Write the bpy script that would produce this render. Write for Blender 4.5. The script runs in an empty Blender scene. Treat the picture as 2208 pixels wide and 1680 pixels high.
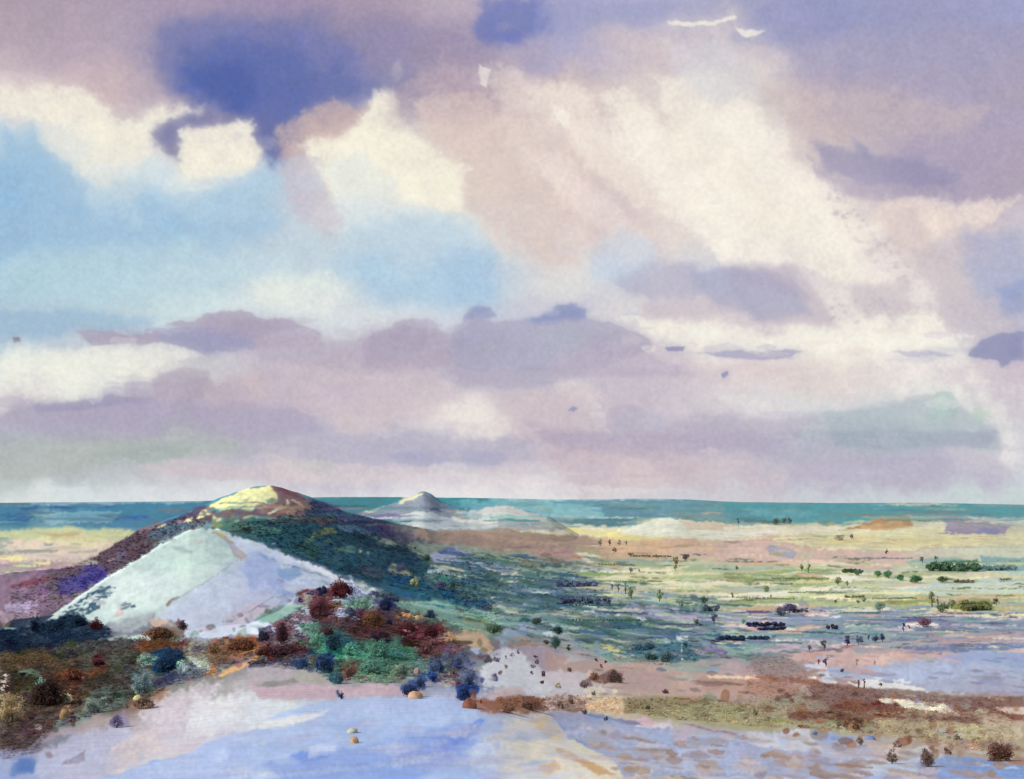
# Heath and valley seen from a ridge: pale hill, long dark hill behind it,
# a patchwork plain, wooded hills on the horizon, tall violet cloud.
import bpy, math, random
import numpy as np

FOC = 2367.0          # focal length in view units (frame is 2208 x 1680 units)
CX, HZ = 1104.0, 1095.0   # where the level line of sight meets the frame
EYE = 150.0           # eye height over the plain, metres
scene = bpy.context.scene
cam_d = bpy.data.cameras.new("camera"); cam = bpy.data.objects.new("camera", cam_d)
scene.collection.objects.link(cam); scene.camera = cam
cam.location = (0, 0, EYE); cam.rotation_euler = (math.radians(90), 0, 0)
cam_d.sensor_fit = 'HORIZONTAL'; cam_d.sensor_width = 36.0
cam_d.lens = 36.0 * FOC / 2208.0
cam_d.shift_y = (HZ - 840.0) / 2208.0
cam_d.clip_start = 0.5; cam_d.clip_end = 200000.0

SUN_EL, SUN_AZ = 38.0, -116.0     # degrees; azimuth from +Y, clockwise
world = bpy.data.worlds.new("World"); scene.world = world; world.use_nodes = True
wn = world.node_tree.nodes; wl = world.node_tree.links
skyt = wn.new('ShaderNodeTexSky'); skyt.sky_type = 'NISHITA'; skyt.sun_disc = False
skyt.sun_elevation = math.radians(SUN_EL); skyt.sun_rotation = math.radians(SUN_AZ)
wn['Background'].inputs['Strength'].default_value = 0.11
wl.new(skyt.outputs[0], wn['Background'].inputs['Color'])
sun_d = bpy.data.lights.new("sun", 'SUN'); sun = bpy.data.objects.new("sun", sun_d)
scene.collection.objects.link(sun)
sun_d.energy = 2.7; sun_d.angle = math.radians(3.0); sun_d.color = (1.0, 0.95, 0.86)
a, e = math.radians(SUN_AZ), math.radians(SUN_EL)
from mathutils import Vector
sun.rotation_euler = Vector((math.sin(a) * math.cos(e), math.cos(a) * math.cos(e), math.sin(e))).to_track_quat('Z', 'Y').to_euler()
sun.location = (-400, -100, 600)
scene.view_settings.view_transform = 'Standard'; scene.view_settings.look = 'None'
scene.view_settings.exposure = 0.0; scene.view_settings.gamma = 1.0
scene.view_settings.use_curve_mapping = False
scene.cycles.max_bounces = 4; scene.cycles.diffuse_bounces = 2; scene.cycles.transparent_max_bounces = 4
# ------------------------------------------------------------------ washes
# Colour of land cover, of hill light and shade, and of cloud, laid down as overlapping translucent
# washes in azimuth / elevation of the view point ("D" units: 2367 per radian-ish).
rng = np.random.default_rng(7)

def hexc(h):
    return np.array([int(h[i:i+2], 16) for i in (0, 2, 4)], float) / 255.0

def lin(c):
    c = np.clip(c, 0, 1)
    return np.where(c <= 0.04045, c / 12.92, ((c + 0.055) / 1.055) ** 2.4)

def vnoise(w, h, cell, seed):
    r = np.random.default_rng(seed)
    gw, gh = int(w / cell) + 4, int(h / cell) + 4
    g = r.random((gh, gw))
    x = np.arange(w) / cell; y = np.arange(h) / cell
    xi = x.astype(int); yi = y.astype(int)
    fx = x - xi; fy = y - yi
    fx = fx * fx * (3 - 2 * fx); fy = (fy * fy * (3 - 2 * fy))[:, None]
    a = g[yi][:, xi] * (1 - fx) + g[yi][:, xi + 1] * fx
    b = g[yi + 1][:, xi] * (1 - fx) + g[yi + 1][:, xi + 1] * fx
    return a * (1 - fy) + b * fy

def fbm(w, h, cell, seed, octv=4, gain=0.55):
    t = np.zeros((h, w)); a = 1.0; s = 0.0
    for k in range(octv):
        t += a * (vnoise(w, h, max(cell / 2 ** k, 1.01), seed + 17 * k) - 0.5); s += a
        a *= gain
    return t / s * 2.0

class Canvas:
    """A patch of view angles x0..x1, y0..y1 (D units) sampled every `step`."""
    def __init__(s, x0, y0, x1, y1, step, seed):
        s.x0, s.y0, s.step = x0, y0, step
        s.w = int((x1 - x0) / step); s.h = int((y1 - y0) / step)
        X, Y = np.meshgrid(x0 + step * np.arange(s.w), y0 + step * np.arange(s.h))
        n = lambda c, k, o=4: fbm(s.w, s.h, c / step, seed + k, o)
        s.wx = n(70, 1) ; s.wy = n(70, 2)
        s.fx = n(14, 3, 3); s.fy = n(14, 4, 3)
        s.X, s.Y = X, Y
        s.grain = n(6, 5, 2); s.blotch = n(45, 6, 4)
        s.c = np.ones((s.h, s.w, 3)); s.dry = 1.0; s.spot = (.4, .9)
    def grid(s, xs, ys, rows, warp=30):
        """A coarse mesh of colours, blended softly."""
        G = np.array([[hexc(c) for c in r.split()] for r in rows])
        X = np.clip(s.X + warp * s.wx * 1.6, xs[0], xs[-1]); Y = np.clip(s.Y + warp * s.wy * 1.6, ys[0], ys[-1])
        xs = np.array(xs, float); ys = np.array(ys, float)
        xi = np.clip(np.searchsorted(xs, X, side='right') - 1, 0, len(xs) - 2)
        yi = np.clip(np.searchsorted(ys, Y, side='right') - 1, 0, len(ys) - 2)
        fx = (X - xs[xi]) / (xs[xi + 1] - xs[xi]); fy = (Y - ys[yi]) / (ys[yi + 1] - ys[yi])
        fx = fx * fx * (3 - 2 * fx); fy = fy * fy * (3 - 2 * fy)
        fx = fx[..., None]; fy = fy[..., None]
        s.c = ((G[yi, xi] * (1 - fx) + G[yi, xi + 1] * fx) * (1 - fy)
               + (G[yi + 1, xi] * (1 - fx) + G[yi + 1, xi + 1] * fx) * fy)
    def wash(s, col, alpha, soft, pts, warp=None, line=0.0):
        pts = np.array(pts, float)
        if warp is None: warp = min(3.0 + soft * 0.6, 22)
        pad = soft * 1.5 + warp * 2 + line + 4
        a0 = max(int((pts[:, 0].min() - pad - s.x0) / s.step), 0); a1 = min(int((pts[:, 0].max() + pad - s.x0) / s.step) + 1, s.w)
        b0 = max(int((pts[:, 1].min() - pad - s.y0) / s.step), 0); b1 = min(int((pts[:, 1].max() + pad - s.y0) / s.step) + 1, s.h)
        if a1 <= a0 or b1 <= b0: return
        sl = (slice(b0, b1), slice(a0, a1))
        X = s.X[sl] + warp * (0.9 * s.wx[sl] + 0.9 * s.fx[sl]); Y = s.Y[sl] + warp * (0.9 * s.wy[sl] + 0.7 * s.fy[sl])
        d2 = np.full(X.shape, 1e12); ins = np.zeros(X.shape, bool)
        n = len(pts)
        for i in range(n - 1 if line else n):
            ax, ay = pts[i]; bx, by = pts[(i + 1) % n]
            ex, ey = bx - ax, by - ay
            L = ex * ex + ey * ey + 1e-9
            t = np.clip(((X - ax) * ex + (Y - ay) * ey) / L, 0, 1)
            d2 = np.minimum(d2, (X - ax - t * ex) ** 2 + (Y - ay - t * ey) ** 2)
            if not line and ay != by:
                c = ((ay > Y) != (by > Y)) & (X < (bx - ax) * (Y - ay) / (by - ay) + ax)
                ins ^= c
        d = np.sqrt(d2)
        sd = line / 2 - d if line else np.where(ins, d, -d)
        sd = sd + s.grain[sl] * min(1.6 + .35 * soft, 7.0) * s.dry
        m = np.clip(sd / (soft + 0.8) + 0.5, 0, 1); m = m * m * (3 - 2 * m)
        rim = np.exp(-((sd - 2.0) / 2.5) ** 2) * (0.22 if soft < 6 else 0.0)
        m = m * alpha * (1 + rim + 0.18 * s.grain[sl] + 0.22 * s.blotch[sl])
        m = np.clip(m, 0, 1)[..., None]
        s.c[sl] = s.c[sl] * (1 - m) + hexc(col) * m
    def strokes(s, text):
        ox = oy = 0.0; k = 1.0
        for ln in text.strip().splitlines():
            t = ln.split('#')[0].split()
            if not t: continue
            if t[0] == '@':
                ox, oy, k = map(float, t[1:4]); continue
            kind = 'p'
            if len(t[0]) == 1: kind = t.pop(0)
            if kind == 'd':                      # dry dashes scattered in a polygon
                col, n, ln_, w = t[0], int(t[1]), float(t[2]), float(t[3]); ang = float(t[4])
                P = np.array([[float(v) for v in q.split(',')] for q in t[5:]]) * k + [ox, oy]
                for q in scatter(P, n):
                    L = ln_ * rng.uniform(0.4, 1.2); a = np.radians(ang + rng.normal(0, 9))
                    e = np.array([np.cos(a), -np.sin(a)]) * L / 2
                    s.wash(col, rng.uniform(0.55, 0.95), 1.5, [q - e, q + e * 0.2 + [0, rng.normal(0, .8)], q + e], 1.5, line=w * rng.uniform(0.6, 1.3))
                continue
            if kind == 'o':                      # splattered spots
                col, n, r0, r1 = t[0], int(t[1]), float(t[2]), float(t[3])
                P = np.array([[float(v) for v in q.split(',')] for q in t[4:]]) * k + [ox, oy]
                for q in scatter(P, n):
                    r = rng.uniform(r0, r1); a = np.linspace(0, 2 * np.pi, 9)[:-1] + rng.uniform(0, 1)
                    s.wash(col, rng.uniform(*s.spot), 1.2, np.stack([q[0] + r * np.cos(a), q[1] + .85 * r * np.sin(a)], 1), 2.5)
                continue
            col, al, so = t[0], float(t[1]), float(t[2])
            P = np.array([[float(v) for v in q.split(',')] for q in t[3:]])
            if kind == 'l':
                s.wash(col, al, 1.2, P * k + [ox, oy], 2.0, line=so)
            elif kind == 'e':
                a = np.linspace(0, 2 * np.pi, 17)[:-1]
                s.wash(col, al, so, np.stack([P[0, 0] + P[1, 0] * np.cos(a), P[0, 1] + P[1, 1] * np.sin(a)], 1) * k + [ox, oy])
            else:
                s.wash(col, al, so, P * k + [ox, oy])
    def dabs(s, poly, n, lx, ly, reach, jit, al=(.35, .8), slope=0.0, rnd=False, bias=1.0, soft=1.0, pal=None):
        """Small patches in colours borrowed from the land close by."""
        P = np.array([[float(v) for v in q.split(',')] for q in poly.split()])
        for q in scatter(P, n):
            sx = int(np.clip((q[0] + rng.normal(0, reach) - s.x0) / s.step, 0, s.w - 1)); sy = int(np.clip((q[1] + rng.normal(0, reach * .35) - s.y0) / s.step, 0, s.h - 1))
            c = s.c[sy, sx] * rng.uniform(1 - jit, 1 + jit) * rng.uniform(min(bias, 1), max(bias, 1)) + rng.normal(0, jit * .16, 3)
            if pal: c = hexc(pal[int(rng.integers(len(pal)))]) * rng.uniform(1 - jit, 1 + jit)
            g = c.mean(); c = np.clip(g + (c - g) * rng.uniform(.85, 1.3), 0.03, .96)
            col = ''.join('%02x' % int(v * 255) for v in c)
            L = lx * rng.lognormal(0, .5); h = ly * rng.lognormal(0, .4)
            if rnd:
                a = np.linspace(0, 2 * np.pi, 10)[:-1]; p = np.stack([q[0] + L * np.cos(a), q[1] + h * np.sin(a)], 1)
            else:
                k = slope * L + rng.normal(0, .6)
                p = [q + [-L, -k - h * rng.uniform(.1, .6)], q + [0, -h], q + [L, k - h * rng.uniform(.1, .6)], q + [L * rng.uniform(.7, 1), k + h * .4], q + [0, h], q + [-L * rng.uniform(.7, 1), -k + h * .4]]
            s.wash(col, rng.uniform(*al), soft, p, 3.0 + soft * .4)
    def bleed(s, rad, mix):
        """Wet paper: let neighbouring washes run into each other."""
        n = max(int(rad / s.step), 1); B = s.c.copy()
        for _ in range(2):
            for ax in (0, 1):
                P = np.pad(B, [(n, n) if i == ax else (0, 0) for i in range(3)], mode='edge'); C = np.cumsum(P, ax)
                lead = np.take(C, range(2 * n, C.shape[ax]), ax); lag = np.concatenate([np.zeros_like(np.take(C, [0], ax)), np.take(C, range(0, C.shape[ax] - 2 * n - 1), ax)], ax)
                B = (lead - lag) / (2 * n + 1)
        w = np.clip(mix + .35 * s.blotch[..., None], 0, 1)
        s.c = s.c * (1 - w) + B * w
    def finish(s, g=0.05, b=0.05):
        g = g * (.5 + 1.6 * (1 - s.c.mean(-1)))[..., None]
        s.c = np.clip(s.c * (1 + g * s.grain[..., None] + b * s.blotch[..., None] * [1.1, 1.0, .7]), 0, 1)
        s.L = lin(s.c)
    def at(s, x, y):
        u = np.clip((np.asarray(x, float) - s.x0) / s.step, 0, s.w - 1.001); v = np.clip((np.asarray(y, float) - s.y0) / s.step, 0, s.h - 1.001)
        i = u.astype(int); j = v.astype(int); fu = (u - i)[..., None]; fv = (v - j)[..., None]
        L = s.L
        return (L[j, i] * (1 - fu) + L[j, i + 1] * fu) * (1 - fv) + (L[j + 1, i] * (1 - fu) + L[j + 1, i + 1] * fu) * fv

def scatter(P, n):
    out = []
    lo, hi = P.min(0), P.max(0); m = len(P)
    while len(out) < n:
        q = lo + (hi - lo) * rng.random(2); ins = False
        for i in range(m):
            a, b = P[i], P[(i + 1) % m]
            if (a[1] > q[1]) != (b[1] > q[1]) and q[0] < (b[0] - a[0]) * (q[1] - a[1]) / (b[1] - a[1]) + a[0]: ins = not ins
        if ins: out.append(q)
    return out

SKY_X = [0, 200, 400, 600, 800, 1000, 1200, 1400, 1600, 1800, 2000, 2200]
SKY_Y = [0, 100, 200, 300, 400, 500, 600, 680, 740, 800, 880, 950, 1020, 1075]
SKY = """a996ac a897b0 a392b2 9a8ab0 a592ae b5a5bb 9fa0cd a9aad2 9fa0c8 8f97c8 9899c6 9b9fcf
b3a0b4 b3a0b6 8f89b2 6f74ae 8a82ae 9a8cb0 a5a2cc cdbcc6 c9bfcb 9c9ac5 9c97bf 9c97bf
e3d6d4 cbb3bb 9a8fb0 6670b0 7a7eb2 a592aa c9b3b8 d9cccb d9d0cf b6a5b8 a89cbb a498b6
c5dbe8 e9e5dc d9cfce c8b4bb e5d9cf dccac5 dbc8c5 e3d5d0 efe5d9 c9b9c0 aa9cbb a99cbb
86b5e0 c9dbe6 d9e3e6 b9c9de e6e0d9 e6dcd0 dac6c3 d9c8c7 efe3d8 e3d6d2 a59bbc ab9bb6
92bde0 a5c9e3 a9cbe3 b9cde0 cfd9e0 dfe3e3 dccccb e2d5d2 eaddd6 eee5da cdbcc2 c9bfd0
a5cbe3 acd0e3 b4d3e3 bcd6e6 a9c9e6 a5c5e6 d9d9dc c5cfe0 b9bcd3 dcd3d6 d6cbd0 9eaad3
a9c5dd b0cfe0 c9dfe6 d3e0e6 cfd9e3 c9d0e3 c0c0d8 d9d3d9 cfc3cf cfc3cc cfc3cc b0b0d3
a9c9e0 b9c6d9 bcc0d6 b9b5cf bcb3cb b5b0cc b9b9d0 cfc3d0 e6dfdc f0ebe0 e9e6e3 c5bccf
dfe9e6 dfe9e6 c9c9d3 c0b3c8 c9b9c9 c0b5ca bdb8cd c3b8cc dcc9d0 dfd0d0 dcd3d9 c9b9cc
b9b0c9 b0a6c6 aea3c0 b9acc9 d0bfca e6dcdc cdbcca c5b9ce d9d3d9 d0d3dc c9d3d9 cfc5d3
a9b0bf a6b0bc a9b5bc b3b0c9 b3b0cf c0bcd6 b9a9c3 b9aec9 b0aeca a9b3c6 a9b3c6 cfcfdc
b0bfbf b0bcc5 c3bfcf c3bccf bfbcd3 c9c9dc c9bfd0 cbb9c6 c9b9c9 bcb5cc b9b3cc c9c9d9
d0dce0 d0dce3 d6dce6 d6dce6 dcdce6 e3e0e6 dcdce3 c9c9d6 c9c9d6 c0c9d6 c0cfd9 c0d3d6""".splitlines()

SKY_S = """
@ 0 0 1
# deep blue rain cloud upper left
6a72b4 .72 45 330,60 480,40 640,50 760,100 800,190 760,270 690,270 630,340 590,360 550,300 530,255 440,265 380,320 330,290 400,235 350,190 330,120
4f63b2 .8 45 400,110 520,80 640,110 680,200 640,300 590,360 560,270 480,230 390,200
4158ae .75 36 420,140 520,130 560,200 520,230 420,215
5a68b0 .6 30 640,140 740,160 790,200 690,240 640,220
# white gap in it
f0ebdc .9 30 200,290 270,262 330,243 425,232 430,242 385,262 345,290 330,335 300,370 190,360
7474a8 .75 18 322,290 345,265 400,250 470,240 540,240 560,300 545,300 520,262 470,275 400,280 395,330 380,345 350,325
f0ebdc .92 16 388,345 392,285 440,280 498,276 515,258 545,258 550,300 565,330 540,375 400,395
5f68a9 .75 18 555,240 600,250 610,320 595,370 575,340 556,300
c9aca9 .75 18 590,280 660,240 720,215 760,240 800,235 760,290 680,300 640,340 600,350
f3eddc .92 22 640,310 690,298 745,292 795,245 805,205 835,197 848,215 870,260 905,300 965,350 1000,395 985,470 930,450 860,430 760,440 700,400 690,350
f0ebdc .8 25 0,185 160,185 230,230 280,290 240,330 120,270 0,240
e9e6dc .7 30 200,330 330,320 340,400 300,440 220,400
# blue sky
d3e0e8 .75 26 660,440 760,425 880,430 990,470 1000,530 820,520 690,500
cfdfe8 .6 24 190,350 320,360 440,385 560,360 560,430 300,420
d6e3e6 .5 16 700,360 780,330 860,400 840,440 720,430
9fc6e8 .5 14 420,440 450,420 560,370 600,350 590,420 480,450
9fc6e8 .45 12 300,420 330,400 380,430 370,470 310,460
c3b3c6 .5 22 600,370 660,340 700,400 740,470 720,530 640,460
8ab8e2 .75 40 0,280 80,270 120,330 200,400 195,470 100,460 0,470
8cb8e2 .6 40 0,460 200,430 320,440 560,400 610,470 560,520 300,520 0,560
a9cbe6 .7 30 200,400 300,390 420,420 460,400 580,350 610,400 600,470 400,480 200,470
8fbbe3 .55 20 290,430 340,420 400,480 330,480
a6cae8 .55 45 760,480 900,470 1010,480 1060,540 1080,640 1000,680 820,650 750,560
98bee5 .4 40 960,560 1040,540 1080,620 1030,650 960,640
7fabd8 .55 22 0,670 150,665 330,690 320,715 150,720 0,740
f0eee0 .6 35 0,770 200,750 420,740 460,760 380,790 250,830 120,860 0,880
e9ece3 .6 40 520,600 700,580 760,640 700,680 560,660
# mauve pillar and beams of light
b9a3b3 .6 40 820,210 960,130 1040,170 1060,240 1000,290 900,250 850,270
d6c0bd .65 18 880,215 1030,190 1060,220 1095,320 1150,400 1190,470 1250,570 1180,560 1100,510 1000,455 1000,380 940,300
dacac8 .5 40 1000,440 1180,440 1240,560 1130,560 1020,500
e3d3d0 .6 26 1040,150 1110,150 1260,200 1300,320 1220,330 1130,250 1060,220
efe3d9 .6 26 1120,190 1250,180 1350,300 1420,420 1480,470 1380,450 1280,360 1200,270
d9c3c2 .55 22 1180,280 1240,330 1290,400 1340,450 1400,480 1440,560 1300,560 1220,450
c9b6c0 .5 35 1280,400 1420,470 1400,530 1280,520
f3ebdf .8 22 1290,200 1340,190 1500,330 1700,480 1850,560 1900,620 1700,580 1560,560 1450,470 1380,340
f3ebdf .7 25 1400,160 1560,160 1650,280 1760,420 1830,520 1700,500 1560,420 1450,280
cfcfdc .55 30 1430,90 1560,90 1640,200 1540,220 1440,160
f5ede3 .95 4 1030,140 1060,150 1045,190 1035,180
f5ede3 .85 5 1190,225 1222,240 1228,280 1205,265
# violet cloud upper right
5f6fbe .75 25 1010,60 1060,0 1180,0 1190,60 1110,100 1040,105
9096c8 .55 30 1160,0 1460,0 1440,40 1300,60 1180,70
8a8fc6 .6 30 1640,0 1800,0 1860,40 1800,90 1680,100 1590,90
8f93c5 .45 40 1880,0 2210,0 2210,110 2000,140 1880,110
f5efe3 .97 3 1440,45 1530,48 1585,36 1590,42 1540,55 1480,56 1440,52
f5efe3 .97 3 1585,62 1650,66 1622,82 1600,76
a59ec0 .5 50 1700,80 2210,60 2210,260 1900,300 1760,240
c3b0b6 .6 40 1640,190 1900,200 2150,230 2060,290 1800,300 1690,260
8f8ab5 .75 18 1750,300 1830,330 1990,340 2060,380 2040,405 1850,400 1780,370
8a8cbf .6 8 1830,290 1870,320 1880,345 1850,340
a89bb8 .7 14 1740,330 1790,380 1870,405 2210,390 2210,425 1880,430 1800,420 1760,380
efddd3 .8 22 1900,430 2210,430 2120,490 2050,540 1960,540 1880,480
d3c0c3 .6 30 1880,440 1980,450 2020,540 1940,560
c9bcc6 .6 30 1960,560 2080,480 2210,480 2210,700 2120,740 2040,640
a0abd6 .6 35 2080,500 2210,500 2210,640 2120,640 2070,580
7d93cf .6 25 2150,620 2210,610 2210,680 2160,670
f6eee6 .5 34 1290,280 1400,280 1830,700 1700,740
f6eee6 .5 32 1500,230 1620,230 2030,640 1920,670
f3e6df .46 28 1130,330 1210,330 1640,760 1560,790
f6eee6 .46 30 1740,620 1850,620 2210,1000 2080,1030
f0e3e0 .38 28 1180,820 1260,820 1460,1060 1350,1070
# dry violet edge of the big beam
o a594ae 90 2 7 1760,400 1800,410 1900,500 1960,570 1960,620 1900,580 1830,500
o 9a8cab 60 2 6 1780,640 1960,640 2000,680 1940,720 1860,730 1790,690
b0a3bc .55 20 1560,570 1700,580 1780,640 1800,700 1700,700 1640,690 1560,640
a5a0c3 .6 25 1330,600 1410,560 1490,560 1530,630 1480,650 1350,640
b9cbe6 .55 35 1270,560 1330,500 1400,520 1430,570 1350,610 1290,600
c0b0c3 .6 18 1380,655 1560,640 1600,670 1500,690 1390,690
c5b9c6 .6 18 1830,620 1960,600 1970,680 1860,690
f3efe3 .75 25 1330,680 1560,700 1700,720 1860,690 2010,670 2060,740 1960,760 1700,745 1440,740
# banks of violet cloud across the middle
a294b6 .75 5 160,715 330,708 380,688 420,690 440,676 520,670 560,688 620,690 690,716 690,745 600,750 500,755 440,765 400,745 340,740 200,748
9093c6 .7 7 330,715 520,715 560,750 490,762 440,768 400,748 340,735
b3a6c3 .65 10 540,720 760,730 900,700 980,720 1000,790 900,810 700,800 560,770
ab9fbf .65 5 785,750 800,720 850,705 880,685 930,690 965,720 970,790 860,800 790,790
a09fc4 .65 5 960,760 985,710 1030,690 1100,690 1180,690 1280,690 1330,700 1400,730 1410,750 1300,790 1150,800 1020,800 980,790
a9adc6 .5 30 1150,700 1350,720 1360,770 1200,790
8088c0 .75 7 1000,690 1012,668 1030,656 1058,660 1070,680 1040,690
7484c3 .75 8 1130,688 1190,670 1200,656 1230,652 1260,670 1262,690 1200,692
b5a6c6 .6 8 1280,740 1400,735 1410,770 1470,790 1460,812 1330,810 1180,805 1180,780
a59fc3 .6 12 980,790 1180,790 1270,810 1150,840 980,830 940,815
c9b5c6 .5 25 560,790 900,790 980,850 900,900 640,880
a897b4 .55 8 330,815 400,790 450,800 460,850 400,870 330,860
cbb3bb .6 14 440,830 560,800 600,850 520,890 450,880
a69cc2 .6 12 0,890 120,865 250,855 420,870 640,880 700,930 560,960 200,950 0,930
8f8bba .6 6 70,875 250,850 330,865 200,880 80,890
a9b5b3 .7 10 0,960 190,950 420,930 540,950 500,975 410,990 300,1000 100,1030 0,1035
93a9a6 .55 8 180,985 300,960 420,965 400,985 300,1000 200,1005
cbbcc9 .8 5 300,1002 380,990 440,1000 560,1010 700,1025 480,1040 350,1020
9db3b0 .6 6 620,990 700,985 730,1010 690,1022 640,1012
b3aecb .7 12 640,940 1000,930 1200,960 1140,1000 1000,990 900,1010 780,1000 640,1000
a3a3cb .7 6 830,975 1000,970 1130,975 1080,1000 1010,1005 990,992 900,1010 850,1000
eae0dc .7 30 950,870 1040,860 1110,920 1060,940 980,940
c9b5c3 .6 25 1050,840 1250,850 1330,1000 1250,1040 1150,960
a898bd .55 10 1120,900 1220,930 1450,935 1700,945 1700,965 1400,975 1230,980 1170,950
b0a6c6 .6 14 1200,950 1500,900 1760,900 1700,980 1350,985
b3b3d0 .7 8 1320,900 1360,880 1430,890 1440,920 1330,925
a3b6c6 .75 12 1770,890 1960,860 2060,870 2150,930 2150,970 1800,970
93a3bf .6 8 1780,930 2150,930 2130,965 1800,965
b0aacb .6 30 1700,970 2150,970 2180,1050 1700,1060
9fc3c3 .7 4 2005,870 2020,846 2050,845 2068,870 2058,905 2015,905
a6cbb9 .6 4 2095,880 2120,874 2140,890 2120,910 2098,904
cbb3bf .5 40 1150,980 1450,960 1560,1050 1250,1070
e a598ba .55 4 880,725 44,38
e a99cbe .5 4 830,745 46,34
e 9f9cc2 .5 4 1030,735 62,50
e a5a3c6 .45 5 1110,725 60,40
e b0a3c3 .5 4 1330,745 60,30
e a89abb .5 4 480,700 46,22
e a294b6 .5 4 540,712 44,20
e b5a6c3 .45 4 640,725 44,20
e a998b6 .5 4 430,835 36,22
e b3a2bd .45 4 500,850 40,26
e b3a6c3 .5 5 1350,905 44,34
9aa0c9 .55 10 1490,590 1560,575 1640,590 1720,630 1750,680 1640,690 1540,650
a8a0c0 .5 7 1545,575 1640,580 1700,600 1760,650 1700,640 1600,610
dcc9cc .5 10 560,985 760,1000 1000,1010 1200,1010 1000,1040 600,1040
e0d6de .6 8 900,1020 1100,1025 1300,1050 1500,1062 1000,1062 880,1045
# small clouds and lozenges
9494c6 .75 5 1505,758 1600,754 1740,756 1690,772 1610,776
a5a8cf .7 5 1920,757 1990,756 2060,766 2010,774 1960,770
8288be .85 5 2085,765 2120,735 2160,718 2210,712 2210,780 2180,782 2160,796 2150,782 2120,778
7a7dbb .85 2 1432,748 1475,745 1470,756 1440,756
7d82c3 .8 2 1225,888 1236,878 1244,880 1238,890
7078bb .85 2 1556,806 1570,800 1573,808 1560,816
6a5a80 .8 2 28,730 44,731 44,741 29,741
eee9e3 .5 18 2060,740 2150,860 2200,980 2150,940 2090,830
o 8088b0 50 1 3 1250,925 2100,935 2100,960 1250,960
o 8088b0 40 1 2.6 380,930 620,960 1000,950 1000,965 600,975
"""
LAND_X = [0, 200, 400, 600, 800, 1000, 1200, 1400, 1600, 1800, 2000, 2200]
LAND_Y = [1040, 1110, 1145, 1180, 1230, 1280, 1320, 1360, 1400, 1440, 1480, 1520, 1560, 1600, 1640, 1690]
LAND = """5a9099 5a9099 5a9099 5a9196 5a9599 6aa3a6 7ab3b6 6f9fa9 5f9c9d 5f9c9d 5f9a9f 5f9a9f
5a8f9c 5a8f9c 5a8f9c 5a9196 7fa9a9 8fb5b5 7fb3b6 6f9fa9 6f9fa0 7fa3a0 9aa39c 9aa9a3
c9cf9f cfcf9f 6f6f7a 44665f 5a6272 c9c3b0 d6cf9f dedaba e3dcb6 e3dcae e3dcae d9d3ae
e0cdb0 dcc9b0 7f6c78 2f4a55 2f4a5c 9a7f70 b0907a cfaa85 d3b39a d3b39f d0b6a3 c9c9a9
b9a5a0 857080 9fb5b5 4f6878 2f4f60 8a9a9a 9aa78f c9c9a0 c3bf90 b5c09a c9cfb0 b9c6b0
9a8494 c0d6d0 d0e2d9 b9c3da 4f6068 3f6575 8fa3a3 c3c9a9 d6d3a6 a9b07f c9cfb5 b9b98a
8a7a86 c5d9d3 d3dfdc c3c9d9 6a4a52 6f9a8a 8fa39f 8f9aa0 b5b0b8 8a94a9 8fa0a6 9aa9b0
34506a 3a5068 9a9a9a a3aab5 703f45 7f9a82 7f9a93 6f8a7c 8a93a6 809aa0 93a09f 9aa0a9
4a483f 5a4a40 7a5c4c 6a5a60 5f8a78 7a6068 c0b6b0 8a9a93 6f8a93 a9a0a6 c0a8a0 9aa6c0
4a4038 574a3a 7a7068 a09ca3 6aa08a 8a8f8c d9d0cc c9ac97 b9a3a0 cfa69a a9b3cf 93a9d6
483a34 4c4038 8a8a80 c9c0c3 a39c9c 8a90a3 d9d3d0 b9a093 b59a93 b39c8f b0a6b0 a6b0cc
584238 6a5a4a b9aca9 d3cfcf b6c0d9 b9bcd0 cbb0a0 c0ae8f b5a58a 9a7a6a a3866f a98a78
6f5c50 a89a96 ccc3ca cfcfd3 a9bfe0 a9bfe0 c9bfba c3b89f a9a98a 9a8a70 b39c82 b9a08a
8a7a80 b9b3c3 cfc6cc c3cbdc a6bde0 a6b9e0 dcd6c9 c3c6d3 b3b9d0 c9c0c0 b9a58f b09c82
a0abc9 bfbfcf d6cfcc b3c6e3 9fb8e6 aab6dc e6dfcc d3c0a6 aeb9d9 b5bcd9 b9b6c0 a98a78
9aaad3 bfbfcf cfcfd6 a9bce0 9fb8e6 aabbe0 e6e0d0 d9c3a0 c3c3cf b0bcdc b3bcd9 93a6cc""".splitlines()

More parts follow.
